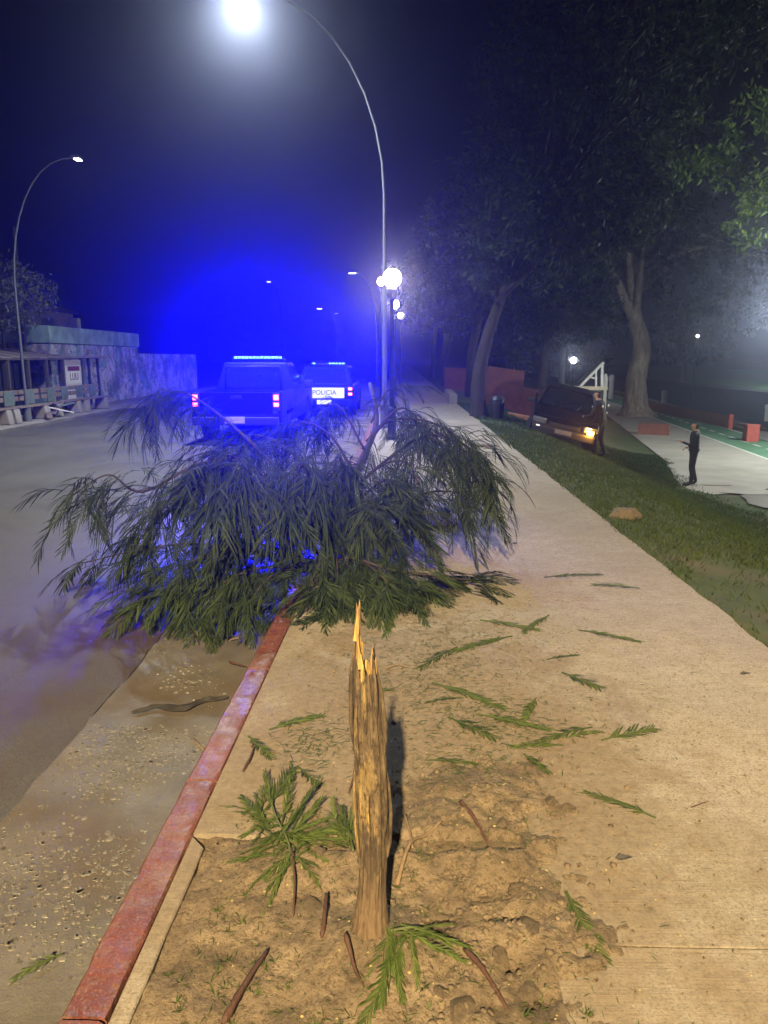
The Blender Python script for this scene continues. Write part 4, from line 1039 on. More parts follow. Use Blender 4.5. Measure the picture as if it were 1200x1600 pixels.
# ================================================================== LAMPS
def glow_mat(name, color, power, r):
    key = '%s_%d_%d' % (name, power, r * 1000)
    if key not in M: emis(key, color, power / (4 * math.pi ** 2 * r * r))
    return M[key]
def globe_post(loc, h, label, power, glow='globe_glow', color=(1.0, 0.84, 0.62), r=0.17, group='globe lamp posts', lit=True, n=12):
    e = empty('globe_lamp', loc); tag(e, label, 'street lamp', group)
    b = MB(); b.lathe([(0.12, 0), (0.12, 0.06), (0.085, 0.10), (0.08, 0.55), (0.10, 0.58), (0.06, 0.64)], n); b.build('base', M['dark_iron'], e, smooth=False)
    b = MB(); b.lathe([(0.05, 0.6), (0.038, h - 0.45), (0.05, h - 0.42), (0.035, h - 0.36)], n); b.build('pole', M['dark_iron'], e, smooth=True)
    b = MB(); b.lathe([(0.05, h - 0.38), (0.10, h - 0.30), (0.11, h - 0.20), (0.07, h - 0.19)], n); b.build('collar', M['dark_iron'], e)
    gm = glow_mat(glow, color, power, r)
    b = MB(); b.lathe([(0.06, h - r * 0.95)] + [(r * math.cos(t), h + r * math.sin(t)) for t in np.linspace(-1.15, 1.2, 7)] + [(0.02, h + r * 0.985)], n); b.build('globe', gm, e, smooth=True)
    b = MB(); b.lathe([(0.09, h + r * 0.93), (0.07, h + r + 0.03), (0.015, h + r + 0.07)], n); b.build('cap', M['dark_iron'], e)
    return e
def mast_lamp(base, H, arm, label, power, color, head_mat, group='curved street lamp masts', lit=True, straight=0.55, ydir=0.0, head=0.7, beam=158, blend=1.0, thick=1.0):
    """tall tapering mast whose top bends over the road; arm = reach in x"""
    e = empty('street_lamp', base); tag(e, label, 'street lamp', group)
    P = []
    for t in np.linspace(0, 1, 22):
        if t < straight: P.append((0, 0, H * t * 1.0 / 1.0 * 0.93 / 1.0))
        else:
            s = (t - straight) / (1 - straight)
            P.append((arm * (1 - math.cos(s * math.pi / 2)) , ydir * s * s, H * 0.93 * straight + (H - H * 0.93 * straight) * math.sin(s * math.pi / 2)))
    b = MB(); b.tube(P, [thick * (0.062 - 0.042 * i / 21) for i in range(22)], 10); b.build('mast', M['galvanised'], e, smooth=True)
    b = MB(); b.lathe([(0.16, 0), (0.16, 0.04), (0.10, 0.06), (0.095, 0.5), (0.085, 0.52)], 12); b.build('base', M['galvanised'], e)
    ex = Vector(P[-1]); s = 1 if arm > 0 else -1
    b = MB(); b.box(ex + Vector((s * head / 2 - s * 0.05, 0, 0.02)), (head, 0.28, 0.09), taper=(0.8, 0.6)); b.build('lamp_head', M['galvanised'], e, bevel=0.02)
    b = MB(); b.box(ex + Vector((s * head / 2, 0, -0.035)), (head * 0.62, 0.21, 0.02)); b.build('led_panel', M[head_mat], e)
    if lit: lamp('lamp_light', ex + Vector((s * head / 2, 0, -0.20)), power, color, 0.13, e, spot=R(beam) if beam else None, aim=(0, 0, -1), blend=blend)
    return e
# the big white lamp above the road; its mast stands at the kerb
mast_lamp((-0.36, 17.0, 0.0), 8.62, -2.45, 'tall curved mast with the glaring white lamp above the road', LAMP_MAIN, (0.86, 0.95, 1.0), 'main_led', straight=0.62, ydir=-0.8)
# the warm lamp that lights the foreground stands behind the photographer
mast_lamp((0.25, -9.2, 0.0), 8.2, -0.7, 'tall curved mast with a warm sodium lamp behind the camera', LAMP_WARM, (1.0, 0.75, 0.39), 'sodium_glow', head=0.5, beam=163, blend=0.45)
# left side of the road
pb_ = atx(42, 640, -9.7)
mast_lamp((-9.7, pb_.y, -0.15), 6.6, 1.5, 'curved mast at the far left with a small lit lamp', 50, (1.0, 0.97, 0.85), 'far_glow', ydir=0.6, head=0.22, thick=0.7)
globe_post((-0.16, 14.4, 0.0), 3.02, 'nearest globe lamp on a dark post at the kerb', GLOBE)
for i, (px, py, Y, pw) in enumerate(((617, 476, 32, 300), (626, 493, 46, 60))):
    p = at(px, py, Y); globe_post((p.x, Y, 0.0), p.z, ('second globe lamp post along the kerb', 'farthest globe lamp post along the kerb')[i], pw)
p = at(596, 434, 30); e = globe_post((p.x, 30, -0.14), p.z, 'orange glowing globe lamp just left of the nearest globe', 25, 'orange_glow', (1.0, 0.45, 0.15))
for px, py, Y, pw, lab in ((553, 422, 44, 500, 'distant mast with a bright greenish white lamp left of the globe'), (501, 479, 62, 200, 'distant mast with a white lamp over the white police car'), (421, 438, 90, 120, 'faint distant mast lamp above the pickup light bar'), (527, 488, 110, 60, 'smallest distant mast lamp between the police cars and the globe')):
    p = at(px, py, Y); mast_lamp((p.x + 1.3, Y, -0.14), p.z, -1.1, lab, pw, (0.95, 1.0, 0.9), 'far_glow', head=0.6, group='distant street lamps')
# park lamps by the river
p = at(896, 563, 58); globe_post((p.x, 58, -1.85), p.z + 1.85, 'park globe lamp on the river path beyond the crashed car', 260, 'park_glow', (0.92, 1.0, 0.9), 0.22, 'park globe lamps')
globe_post((15.6, 24.0, -1.85), 5.2, 'park globe lamp on the river path at the right, outside the picture', PARK, 'park_glow', (0.92, 1.0, 0.93), 0.2, 'park globe lamps')
globe_post((41.6, 80.0, -1.7), 7.9, 'bright park lamp across the river just past the right edge', 6000, 'park_glow', (0.85, 0.95, 1.0), 0.3, 'park globe lamps')
for px, py, Y, lab in ((1006, 407, 60, 'small lamp glinting through the canopy'), (1090, 525, 70, 'small white lamp under the canopy across the river'), (739, 473, 70, 'tiny lamp glinting through the tree beside the sidewalk')):
    p = at(px, py, Y); globe_post((p.x, Y, -1.8), p.z + 1.8, lab, 25, 'far_glow', r=0.13, group='distant park lamps', n=8)

# ================================================================== VEHICLES
def wheel(parent, x, y, r, w, steer=0.0):
    e = MB(); Mx = Matrix.Translation((x, y, r)) @ Matrix.Rotation(steer, 4, 'Z') @ Matrix.Rotation(R(90), 4, 'Y')
    e.lathe([(r * 0.62, -w / 2), (r * 0.92, -w / 2), (r, -w * 0.32), (r, w * 0.32), (r * 0.92, w / 2), (r * 0.62, w / 2)], 22, Mx)
    t = e.build('wheel', M['tyre'], parent)
    b = MB(); s = 1 if x > 0 else -1
    b.lathe([(r * 0.60, s * w * 0.1), (r * 0.60, s * w * 0.38), (r * 0.52, s * w * 0.42), (r * 0.2, s * w * 0.36), (r * 0.1, s * w * 0.46)], 14, Mx); b.build('rim', M['rim_metal'], t)
def arch(cy_, r, z0, n=9):
    return [(cy_ + r * math.cos(a), z0 + r * math.sin(a)) for a in np.linspace(math.pi, 0, n)]
def pane(parent, name, quad, mat, inset=(0.1, 0.12), off=0.006):
    q = [Vector(v) for v in quad]; nrm = (q[1] - q[0]).cross(q[3] - q[0]).normalized()
    def P(u, v): return (q[0] * (1 - u) + q[1] * u) * (1 - v) + (q[3] * (1 - u) + q[2] * u) * v
    a, c = inset; I = [P(a, c), P(1 - a, c), P(1 - a, 1 - c), P(a, 1 - c)]
    b = MB(); b.add([p + nrm * off for p in I] + [p - nrm * off for p in I], [(0, 1, 2, 3), (7, 6, 5, 4), (0, 4, 5, 1), (1, 5, 6, 2), (2, 6, 7, 3), (3, 7, 4, 0)])
    return b.build(name, mat, parent)
def greenhouse(parent, name, yb0, yb1, wb, zb, yt0, yt1, wt, zt, mat):
    """y0 = tail, y1 = nose"""
    B = [(-wb, yb0, zb), (wb, yb0, zb), (wb, yb1, zb), (-wb, yb1, zb)]; T = [(-wt, yt0, zt), (wt, yt0, zt), (wt, yt1, zt), (-wt, yt1, zt)]
    b = MB(); b.add(B + T, [(3, 2, 1, 0), (4, 5, 6, 7), (0, 1, 5, 4), (1, 2, 6, 5), (2, 3, 7, 6), (3, 0, 4, 7)])
    o = b.build(name, mat, parent, bevel=0.05, seg=3); auto_smooth(o, 50)
    return B, T
def text_part(parent, body, size, loc, rot, mat, name='lettering'):
    cu = bpy.data.curves.new(name, 'FONT'); cu.body = body; cu.size = size; cu.align_x = 'CENTER'; cu.align_y = 'CENTER'; cu.extrude = 0.004
    to = bpy.data.objects.new('tmp', cu); col.objects.link(to)
    dg = bpy.context.evaluated_depsgraph_get(); me = bpy.data.meshes.new_from_object(to.evaluated_get(dg)); bpy.data.objects.remove(to)
    me.materials.clear(); me.materials.append(mat)
    o = link_mesh(name, me, parent, loc); o.rotation_euler = rot; return o

def police_pickup(loc, rz):
    e = empty('police_pickup', loc, rz); tag(e, 'dark police pickup with a lit blue light bar and glowing red tail lights', 'pickup')
    W = 0.90; L0, L1 = -2.45, 2.75
    prof = [(L0, 0.42)] + arch(-1.45, 0.40, 0.36) + arch(1.75, 0.40, 0.36) + [(L1 - 0.05, 0.36), (L1, 0.60), (L1 - 0.06, 0.92), (1.25, 1.02), (-0.62, 1.00), (-0.62, 0.62), (L0, 0.62)]
    b = MB(); b.prism(prof, 'x', -W, W); o = b.build('body', M['navy_car_paint'], e, bevel=0.03, seg=2); auto_smooth(o)
    for s in (-1, 1):
        b = MB(); b.box((s * (W - 0.045), -1.53, 0.82), (0.09, 1.82, 0.44)); b.build('bed_side', M['navy_car_paint'], e, bevel=0.025)
    b = MB(); b.box((0, L0 + 0.035, 0.82), (2 * W - 0.36, 0.07, 0.42)); tg = b.build('tailgate', M['navy_car_paint'], e, bevel=0.02)
    b = MB(); b.box((0, L0 - 0.01, 0.93), (0.22, 0.03, 0.06)); b.build('handle', M['black_plastic'], tg, bevel=0.01)
    b = MB(); b.box((0, L0 - 0.09, 0.47), (2 * W - 0.1, 0.20, 0.16)); b.build('rear_bumper', M['black_plastic'], e, bevel=0.03)
    b = MB(); b.box((0, L0 - 0.195, 0.50), (0.40, 0.012, 0.13)); b.build('number_plate', M['plate_white'], e, bevel=0.004)
    for s in (-1, 1):
        b = MB(); b.box((s * (W - 0.10), L0 + 0.0, 0.84), (0.15, 0.08, 0.36)); tl = b.build('tail_light', M['black_plastic'], e, bevel=0.02)
        for z in (0.93, 0.79):
            b = MB(); b.box((s * (W - 0.10), L0 - 0.043, z), (0.10, 0.012, 0.10 if z > 0.9 else 0.075)); b.build('lit_lens', M['tail_red'], tl, bevel=0.01)
    B, T = greenhouse(e, 'cab', -0.58, 1.45, W - 0.03, 0.99, -0.35, 0.62, 0.70, 1.60, M['navy_car_paint'])
    pane(e, 'rear_window', (B[0], B[1], T[1], T[0]), M['car_glass']); pane(e, 'windscreen', (B[2], B[3], T[3], T[2]), M['car_glass'], (0.07, 0.08))
    pane(e, 'side_window', (B[1], B[2], T[2], T[1]), M['car_glass'], (0.08, 0.14)); pane(e, 'side_window', (B[3], B[0], T[0], T[3]), M['car_glass'], (0.08, 0.14))
    for s in (-1, 1):
        b = MB(); b.box((s * (W + 0.12), 0.98, 1.08), (0.20, 0.10, 0.20)); b.build('mirror', M['black_plastic'], e, bevel=0.03)
        for y0 in (-0.15, 0.75):
            b = MB(); b.box((s * (W + 0.012), y0, 0.90), (0.03, 0.18, 0.035)); b.build('door_handle', M['black_plastic'], e, bevel=0.008)
        b = MB(); b.box((s * (W - 0.2), L1 - 0.03, 0.74), (0.36, 0.08, 0.18)); b.build('headlight', M['head_lens'], e, bevel=0.02)
    for x in (-W + 0.12, W - 0.12):
        for y0 in (-1.45, 1.75): wheel(e, x, y0, 0.36, 0.24)
    b = MB(); b.tube([(-0.62, -0.66, 1.0), (-0.60, -0.66, 1.50), (0.60, -0.66, 1.50), (0.62, -0.66, 1.0)], 0.028, 8); b.build('roll_bar', M['black_plastic'], e, smooth=True)
    lb = MB(); lb.box((0, 0.12, 1.655), (1.18, 0.26, 0.05)); bar = lb.build('light_bar', M['black_plastic'], e, bevel=0.015)
    for k in range(13):
        b = MB(); b.box((-0.51 + k * 0.085, -0.022, 1.70), (0.066, 0.03, 0.052)); b.build('blue_lens', M['blue_led'], bar, bevel=0.006)
    for k in (-0.45, -0.15, 0.15, 0.45):
        lamp('blue_beacon', (k, -0.075, 1.70), BLUE / 4, (0.0, 0.0, 1.0), 0.03, e, spot=R(50), aim=(0.19, -1, 0.16), blend=1.0)
    b = MB(); b.box((W + 0.02, 0.55, 1.25), (0.02, 0.07, 0.16), Matrix.Rotation(R(-18), 3, 'Y')); b.build('window_glint', M['chrome'], e, bevel=0.005)  # chrome piece added to imitate a cyan reflection beside the cab
    return e
police_pickup((-3.24, 17.05, -0.135), 0.0)

def police_car(loc, rz):
    e = empty('police_car', loc, rz); tag(e, 'second police car with a white POLICIA band across its tail', 'police car')
    W = 0.86; L0, L1 = -2.05, 2.05
    prof = [(L0, 0.30)] + arch(-1.25, 0.36, 0.32) + arch(1.3, 0.36, 0.32) + [(L1 - 0.04, 0.28), (L1, 0.55), (L1 - 0.12, 0.80), (1.0, 0.92), (-1.75, 0.94), (L0 + 0.02, 0.88)]
    b = MB(); b.prism(prof, 'x', -W, W); o = b.build('body', M['navy_car_paint'], e, bevel=0.05, seg=3); auto_smooth(o)
    B, T = greenhouse(e, 'cabin', -1.95, 1.0, W - 0.05, 0.91, -1.55, 0.25, 0.64, 1.46, M['navy_car_paint'])
    pane(e, 'rear_window', (B[0], B[1], T[1], T[0]), M['car_glass'], (0.09, 0.12)); pane(e, 'windscreen', (B[2], B[3], T[3], T[2]), M['car_glass'], (0.07, 0.08))
    pane(e, 'side_window', (B[1], B[2], T[2], T[1]), M['car_glass'], (0.08, 0.14)); pane(e, 'side_window', (B[3], B[0], T[0], T[3]), M['car_glass'], (0.08, 0.14))
    b = MB(); b.box((0, L0 - 0.004, 0.70), (1.16, 0.03, 0.30)); tg = b.build('tailgate', M['plate_glow'], e, bevel=0.01)
    text_part(tg, 'POLICIA', 0.19, (0, L0 - 0.023, 0.71), (R(90), 0, 0), M['sign_blue'] if 'sign_blue' in M else M['black_plastic'])
    b = MB(); b.box((0, L0 - 0.02, 0.42), (2 * W - 0.06, 0.16, 0.20)); b.build('rear_bumper', M['navy_car_paint'], e, bevel=0.04)
    b = MB(); b.box((0, L0 - 0.106, 0.44), (0.42, 0.012, 0.13)); b.build('number_plate', M['plate_glow'], e, bevel=0.004)
    for s in (-1, 1):
        b = MB(); b.box((s * (W - 0.11), L0 + 0.02, 0.74), (0.16, 0.08, 0.28)); tl = b.build('tail_light', M['black_plastic'], e, bevel=0.02)
        for z in (0.82, 0.67):
            b = MB(); b.box((s * (W - 0.11), L0 - 0.026, z), (0.10, 0.012, 0.07)); b.build('lit_lens', M['tail_red'], tl, bevel=0.01)
        b = MB(); b.box((s * (W + 0.09), 0.75, 0.98), (0.17, 0.09, 0.13)); b.build('mirror', M['navy_car_paint'], e, bevel=0.03)
        b = MB(); b.box((s * (W - 0.18), L1 - 0.06, 0.66), (0.3, 0.1, 0.15)); b.build('headlight', M['head_lens'], e, bevel=0.03)
        for y0 in (-1.25, 1.3): wheel(e, s * (W - 0.1), y0, 0.32, 0.2)
    lb = MB(); lb.box((0, -0.5, 1.505), (1.1, 0.24, 0.05)); bar = lb.build('light_bar', M['black_plastic'], e, bevel=0.015)
    for k in (0, 5, 6, 7, 8, 9):
        b = MB(); b.box((-0.45 + k * 0.1, -0.63, 1.53), (0.075, 0.03, 0.05)); b.build('blue_lens', M['blue_led'], bar, bevel=0.006)
    lamp('blue_beacon', (0.2, -0.70, 1.53), BLUE * 0.18, (0.0, 0.0, 1.0), 0.03, e, spot=R(50), aim=(0.09, -1, 0.10), blend=1.0)
    return e
simple('sign_blue', (0.03, 0.04, 0.22), 0.5, 0.1, 8)
police_car((-2.20, 23.6, -0.135), 0.0)

def crashed_car(loc, rot):
    e = empty('crashed_car', loc); e.rotation_euler = rot; e.scale = (1.0, 1.0, 0.88); tag(e, 'dark crashed hatchback tilted on the grass bank with one amber light on', 'car')
    W = 0.86; L0, L1 = -2.0, 2.0          # nose at +y
    prof = [(L0, 0.35)] + arch(-1.22, 0.36, 0.33) + arch(1.28, 0.36, 0.33) + [(L1 - 0.10, 0.26), (L1, 0.45), (L1 - 0.02, 0.62), (L1 - 0.20, 0.80), (0.95, 0.98), (-1.8, 1.0), (L0, 0.9)]
    b = MB(); b.prism(prof, 'x', -W, W); o = b.build('body', M['black_car_paint'], e, bevel=0.06, seg=3); auto_smooth(o)
    B, T = greenhouse(e, 'cabin', -1.9, 1.05, W - 0.06, 0.97, -1.5, 0.22, 0.62, 1.50, M['black_car_paint'])
    pane(e, 'windscreen', (B[2], B[3], T[3], T[2]), M['car_glass'], (0.07, 0.08)); pane(e, 'rear_window', (B[0], B[1], T[1], T[0]), M['car_glass'])
    pane(e, 'side_window', (B[1], B[2], T[2], T[1]), M['car_glass'], (0.08, 0.14)); pane(e, 'side_window', (B[3], B[0], T[0], T[3]), M['car_glass'], (0.08, 0.14))
    b = MB(); b.prism([(1.02, 0.985), (L1 - 0.2, 0.805), (L1 - 0.2, 0.785), (1.02, 0.96)], 'x', -0.70, 0.70); b.build('bonnet', M['black_car_paint'], e, bevel=0.008)
    b = MB(); b.box((0, L1 + 0.0, 0.40), (2 * W - 0.10, 0.12, 0.24)); b.build('front_bumper', M['black_plastic'], e, bevel=0.05)
    b = MB(); b.box((0, L1 - 0.02, 0.62), (0.80, 0.06, 0.10)); gl = b.build('grille', M['black_plastic'], e, bevel=0.01)
    for z in (0.60, 0.64):
        b = MB(); b.box((0, L1 + 0.014, z), (0.74, 0.01, 0.012)); b.build('grille_bar', M['chrome'], gl)
    b = MB(); b.box((0, L1 + 0.066, 0.45), (0.42, 0.012, 0.13)); b.build('number_plate', M['plate_dim'], e, bevel=0.004)
    for s in (-1, 1):
        b = MB(); b.box((s * 0.64, L1 - 0.06, 0.66), (0.36, 0.14, 0.16), Matrix.Rotation(s * -0.3, 3, 'Z')); hl = b.build('headlight', M['head_lens'], e, bevel=0.03)
        if s < 0:
            b = MB(); b.box((-0.66, L1 + 0.045, 0.60), (0.17, 0.03, 0.13)); b.build('amber_signal', M['turn_amber'], hl, bevel=0.02)
            b = MB(); b.box((-0.60, L1 + 0.04, 0.72), (0.13, 0.03, 0.035)); b.build('daylight_strip', M['head_white'], hl, bevel=0.01)
        else:
            b = MB(); b.box((0.66, L1 + 0.04, 0.50), (0.10, 0.03, 0.05)); b.build('fog_light', M['head_white'], hl, bevel=0.01)
        b = MB(); b.box((s * (W + 0.10), 0.72, 1.03), (0.20, 0.10, 0.14)); b.build('mirror', M['black_plastic'], e, bevel=0.035)
        b = MB(); b.box((s * (W + 0.006), -0.25, 0.86), (0.025, 0.16, 0.03)); b.build('door_handle', M['black_plastic'], e, bevel=0.008)
        b = MB(); b.tube([(s * 0.25, 1.06, 0.99), (s * 0.05 - 0.3, 0.83, 1.16)], 0.008, 5); b.build('wiper', M['black_plastic'], e)
        for y0 in (-1.22, 1.28): wheel(e, s * (W - 0.10), y0, 0.32, 0.2, 0.3 if y0 > 0 else 0)
    lamp('amber_light', (-0.66, L1 + 0.14, 0.60), 55, (1.0, 0.42, 0.05), 0.05, e)
    return e
cx_, cyy_ = 4.45, 20.9
crashed_car((cx_, cyy_, bank_z(cx_, cyy_) + 0.09), (R(-3), R(-12), R(180 - 10)))

# ================================================================== PEOPLE
def person(loc, rz, label, pose, tall=1.74, lean=0.0, tape=()):
    J = {'pelvis': ((0, 0, 0.96), (.155, .115)), 'belly': ((0, 0.0, 1.10), (.15, .115)), 'chest': ((0, 0.01 + lean * 0.5, 1.30), (.175, .125)), 'collar': ((0, lean * 0.8, 1.44), (.11, .09)), 'neck': ((0, lean, 1.51), (.058, .06)), 'jaw': ((0, lean + 0.03, 1.575), (.062, .075)), 'brow': ((0, lean + 0.02, 1.66), (.075, .092)), 'crown': ((0, lean + 0.01, 1.725), (.058, .075))}
    E = [('pelvis', 'belly'), ('belly', 'chest'), ('chest', 'collar'), ('collar', 'neck'), ('neck', 'jaw'), ('jaw', 'brow'), ('brow', 'crown')]
    for s, n in ((-1, 'l'), (1, 'r')):
        P = pose[n]
        J['hip' + n] = ((s * .095, 0, .90), (.092, .10)); J['knee' + n] = ((s * .11, P.get('knee', .02), .50), (.064, .068)); J['calf' + n] = ((s * .115, P.get('knee', .02) - .03, .36), (.058, .062)); J['ank' + n] = ((s * .12, P.get('foot', 0) - 0.02, .09), (.046, .05)); J['heel' + n] = ((s * .12, P.get('foot', 0) + .04, .05), (.048, .045)); J['toe' + n] = ((s * .135, P.get('foot', 0) + .17, .035), (.045, .032))
        J['sho' + n] = ((s * .19, lean * 0.7, 1.41), (.068, .068)); J['elb' + n] = (P['elbow'], (.046, .048)); J['wri' + n] = (P['wrist'], (.031, .034)); 
        w, el = Vector(P['wrist']), Vector(P['elbow']); d = (w - el).normalized(); J['palm' + n] = (tuple(w + d * 0.07), (.036, .022))
        E += [('pelvis', 'hip' + n), ('hip' + n, 'knee' + n), ('knee' + n, 'calf' + n), ('calf' + n, 'ank' + n), ('ank' + n, 'heel' + n), ('heel' + n, 'toe' + n), ('collar', 'sho' + n), ('sho' + n, 'elb' + n), ('elb' + n, 'wri' + n), ('wri' + n, 'palm' + n)]
    K = list(J); me = bpy.data.meshes.new('tmp'); me.from_pydata([J[k][0] for k in K], [(K.index(a), K.index(c)) for a, c in E], [])
    to = bpy.data.objects.new('tmp', me); col.objects.link(to)
    to.modifiers.new('skin', 'SKIN'); sub = to.modifiers.new('sub', 'SUBSURF'); sub.levels = 2; sub.render_levels = 2
    for i, k in enumerate(K):
        sv = me.skin_vertices[0].data[i]; sv.radius = J[k][1]; sv.use_root = (k == 'pelvis')
    dg = bpy.context.evaluated_depsgraph_get(); bme = bpy.data.meshes.new_from_object(to.evaluated_get(dg)); bpy.data.objects.remove(to)
    # fingers, nose and ears grown onto the same mesh
    b = MB()
    for n, s in (('l', -1), ('r', 1)):
        w, el = Vector(pose[n]['wrist']), Vector(pose[n]['elbow']); d = (w - el).normalized(); side = d.cross(Vector((0, 0, 1))); side = side.normalized() if side.length > 0.1 else Vector((0, 1, 0)); dn = d.cross(side).normalized()
        for k, ln in enumerate((0.068, 0.078, 0.074, 0.058)):
            p = w + d * 0.085 + side * (0.020 * (k - 1.5)); b.tube([p, p + d * ln * 0.5 + dn * 0.006, p + d * ln * 0.85 + dn * 0.028], [0.0095, 0.009, 0.006], 6)
        p = w + d * 0.035 + side * 0.032; b.tube([p, p + side * 0.025 + d * 0.03, p + side * 0.028 + d * 0.06], [0.012, 0.010, 0.007], 6)
    b.tube([(0, lean + 0.098, 1.655), (0, lean + 0.122, 1.622), (0, lean + 0.098, 1.612)], [0.008, 0.014, 0.012], 6)
    for s in (-1, 1): b.tube([(s * 0.074, lean + 0.01, 1.60), (s * 0.088, lean, 1.635), (s * 0.078, lean + 0.005, 1.665)], [0.010, 0.016, 0.010], 6)
    bm = bmesh.new(); bm.from_mesh(bme); n0 = len(bm.faces)
    extra = bpy.data.meshes.new('x'); extra.from_pydata(b.v, [], b.f); bm.from_mesh(extra)
    bmesh.ops.recalc_face_normals(bm, faces=bm.faces)
    hands = [Vector(pose[n]['wrist']) + (Vector(pose[n]['wrist']) - Vector(pose[n]['elbow'])).normalized() * 0.07 for n in 'lr']
    for f in bm.faces:
        c = f.calc_center_median(); f.smooth = True
        f.material_index = 0
        if min((c - h_).length for h_ in hands) < 0.085: f.material_index = 1
        elif c.z > 1.505:
            f.material_index = 2 if (c.z > 1.69 or (c.y < lean + 0.0 and c.z > 1.56)) else 1
        elif c.z < 0.13: f.material_index = 3
    out = bpy.data.meshes.new('person'); bm.to_mesh(out); bm.free()
    for m_ in ('uniform_navy', 'skin', 'hair', 'boot'): out.materials.append(M[m_])
    o = link_mesh('person', out); o.location = loc; o.rotation_euler = (0, 0, rz); o.scale = (tall / 1.78 * 1.16, tall / 1.78 * 1.16, tall / 1.78)
    tag(o, label, 'person')
    b = MB(); b.lathe([(0.150, 0.955), (0.162, 0.965), (0.162, 1.005), (0.150, 1.015)], 20, Matrix.Diagonal((1.02, 0.80, 1, 1))); b.build('belt', M['black_plastic'], o)
    for p_ in tape:
        b = MB(); b.box(p_, (0.055, 0.02, 0.055)); b.build('reflective_patch', M['reflective_tape'], o, bevel=0.005)
    return o
pz = at(1080, 757, 20.0)
person((pz.x, 20.0, -1.845), R(62), 'person in dark uniform standing alone on the river path seen from behind', {
    'l': {'elbow': (-0.27, 0.03, 1.13), 'wrist': (-0.20, 0.24, 1.20), 'foot': 0.02}, 'r': {'elbow': (0.28, -0.04, 1.13), 'wrist': (0.22, 0.16, 1.02), 'foot': -0.06}}, 1.76)
px_, py_ = 5.22, 19.35
person((px_, py_, bank_z(px_, py_)), R(55), 'person in dark uniform with reflective patches standing against the crashed car', {
    'l': {'elbow': (-0.30, 0.10, 1.14), 'wrist': (-0.16, 0.32, 1.08), 'foot': 0.10, 'knee': 0.08}, 'r': {'elbow': (0.30, 0.06, 1.13), 'wrist': (0.20, 0.30, 1.02), 'foot': -0.08}}, 1.76, 0.08,
    ((-0.19, -0.10, 1.36), (0.17, -0.10, 1.36), (0.305, -0.02, 1.16), (-0.10, 0.165, 1.33), (0.10, 0.165, 1.33)))

# ================================================================== TREES
def leaf_mass(centers, sig, per, size, mat, aspect=0.32):
    n = len(centers) * per
    c = np.repeat(np.asarray(centers), per, 0) + rng.normal(0, 1, (n, 3)) * np.repeat(np.asarray(sig).reshape(-1, 1), per, 0) * np.array([1, 1, 0.75])
    d = rng.normal(0, 1, (n, 3)); d[:, 2] -= 0.6; d /= np.linalg.norm(d, axis=1)[:, None]
    e = np.cross(d, rng.normal(0, 1, (n, 3))); e /= np.linalg.norm(e, axis=1)[:, None]
    L = size * (0.6 + 0.8 * rng.random(n))[:, None]
    P = np.stack([c, c + d * L * 0.5 + e * L * aspect * 0.5, c + d * L, c + d * L * 0.5 - e * L * aspect * 0.5], 1).reshape(-1, 3)
    return np_mesh('crown', P, np.arange(4 * n).reshape(-1, 4), mat)
def tree(name, label, base, trunk, r0, crowns, size, mat='tree_leaf', bark='bark', per=55, group=None, flare=1.35, cat='tree'):
    """trunk: absolute points; crowns: (centre, radii, clumps)"""
    O = Vector(base); e = empty(name, O); tag(e, label, cat, group)
    T = spline([Vector(p) - O for p in trunk], 6); m = len(T)
    b = MB(); rad = [r0 * (1 - 0.55 * i / (m - 1)) * (1 + (flare - 1) * math.exp(-i * 0.9)) for i in range(m)]
    b.tube(T, rad, 12, jit=0.06)
    cs = []; sg = []
    for c, rr, k in crowns:
        c = Vector(c) - O
        # limbs
        for q in range(max(4, k // 26)):
            d = Vector((random.gauss(0, 1), random.gauss(0, 1), random.gauss(0.1, 0.7))).normalized()
            tip = c + Vector((d.x * rr[0], d.y * rr[1], d.z * rr[2])) * random.uniform(0.6, 0.95)
            st = T[random.randint(int(m * 0.6), m - 1)]
            mid = st.lerp(tip, 0.45) + Vector((random.gauss(0, 0.25), random.gauss(0, 0.25), 0.12 * (tip - st).length))
            S = spline([st, mid, tip], 5); b.tube(S, [max(0.012, r0 * 0.36 * (1 - 0.92 * i / (len(S) - 1))) for i in range(len(S))], 6, jit=0.05)
            for _ in range(2):
                s0 = S[random.randint(5, 9)]; tp2 = s0 + Vector((random.gauss(0, 1), random.gauss(0, 1), random.gauss(0, 0.5))) * (0.22 * min(rr))
                b.tube([s0, s0.lerp(tp2, 0.5) + Vector((0, 0, 0.1)), tp2], [0.03 * min(1, r0 * 4), 0.02 * min(1, r0 * 4), 0.008], 5)
                cs.append(tuple(tp2)); sg.append(0.09 * min(rr) + 0.15)
            cs.append(tuple(tip)); sg.append(0.09 * min(rr) + 0.15)
        for q in range(k):
            d = Vector((random.gauss(0, 1), random.gauss(0, 1), random.gauss(0, 1))).normalized() * random.uniform(0.35, 1.0) ** 0.6
            p = Vector((d.x * rr[0], d.y * rr[1], d.z * rr[2]))
            if noise.noise(((p.x + c.x) * 0.55, (p.y + c.y) * 0.55, (p.z + c.z) * 0.55)) < -0.06: continue
            cs.append(tuple(c + p)); sg.append((0.055 * min(rr) + 0.10) * random.uniform(0.5, 1.4))
    b.build('trunk', M[bark], e, smooth=True)
    link_mesh('crown', leaf_mass(cs, sg, per, size, M[mat]), e)
    return e
G1 = 'trees along the sidewalk and river bank'
z1 = bank_z(2.2, 20.5)
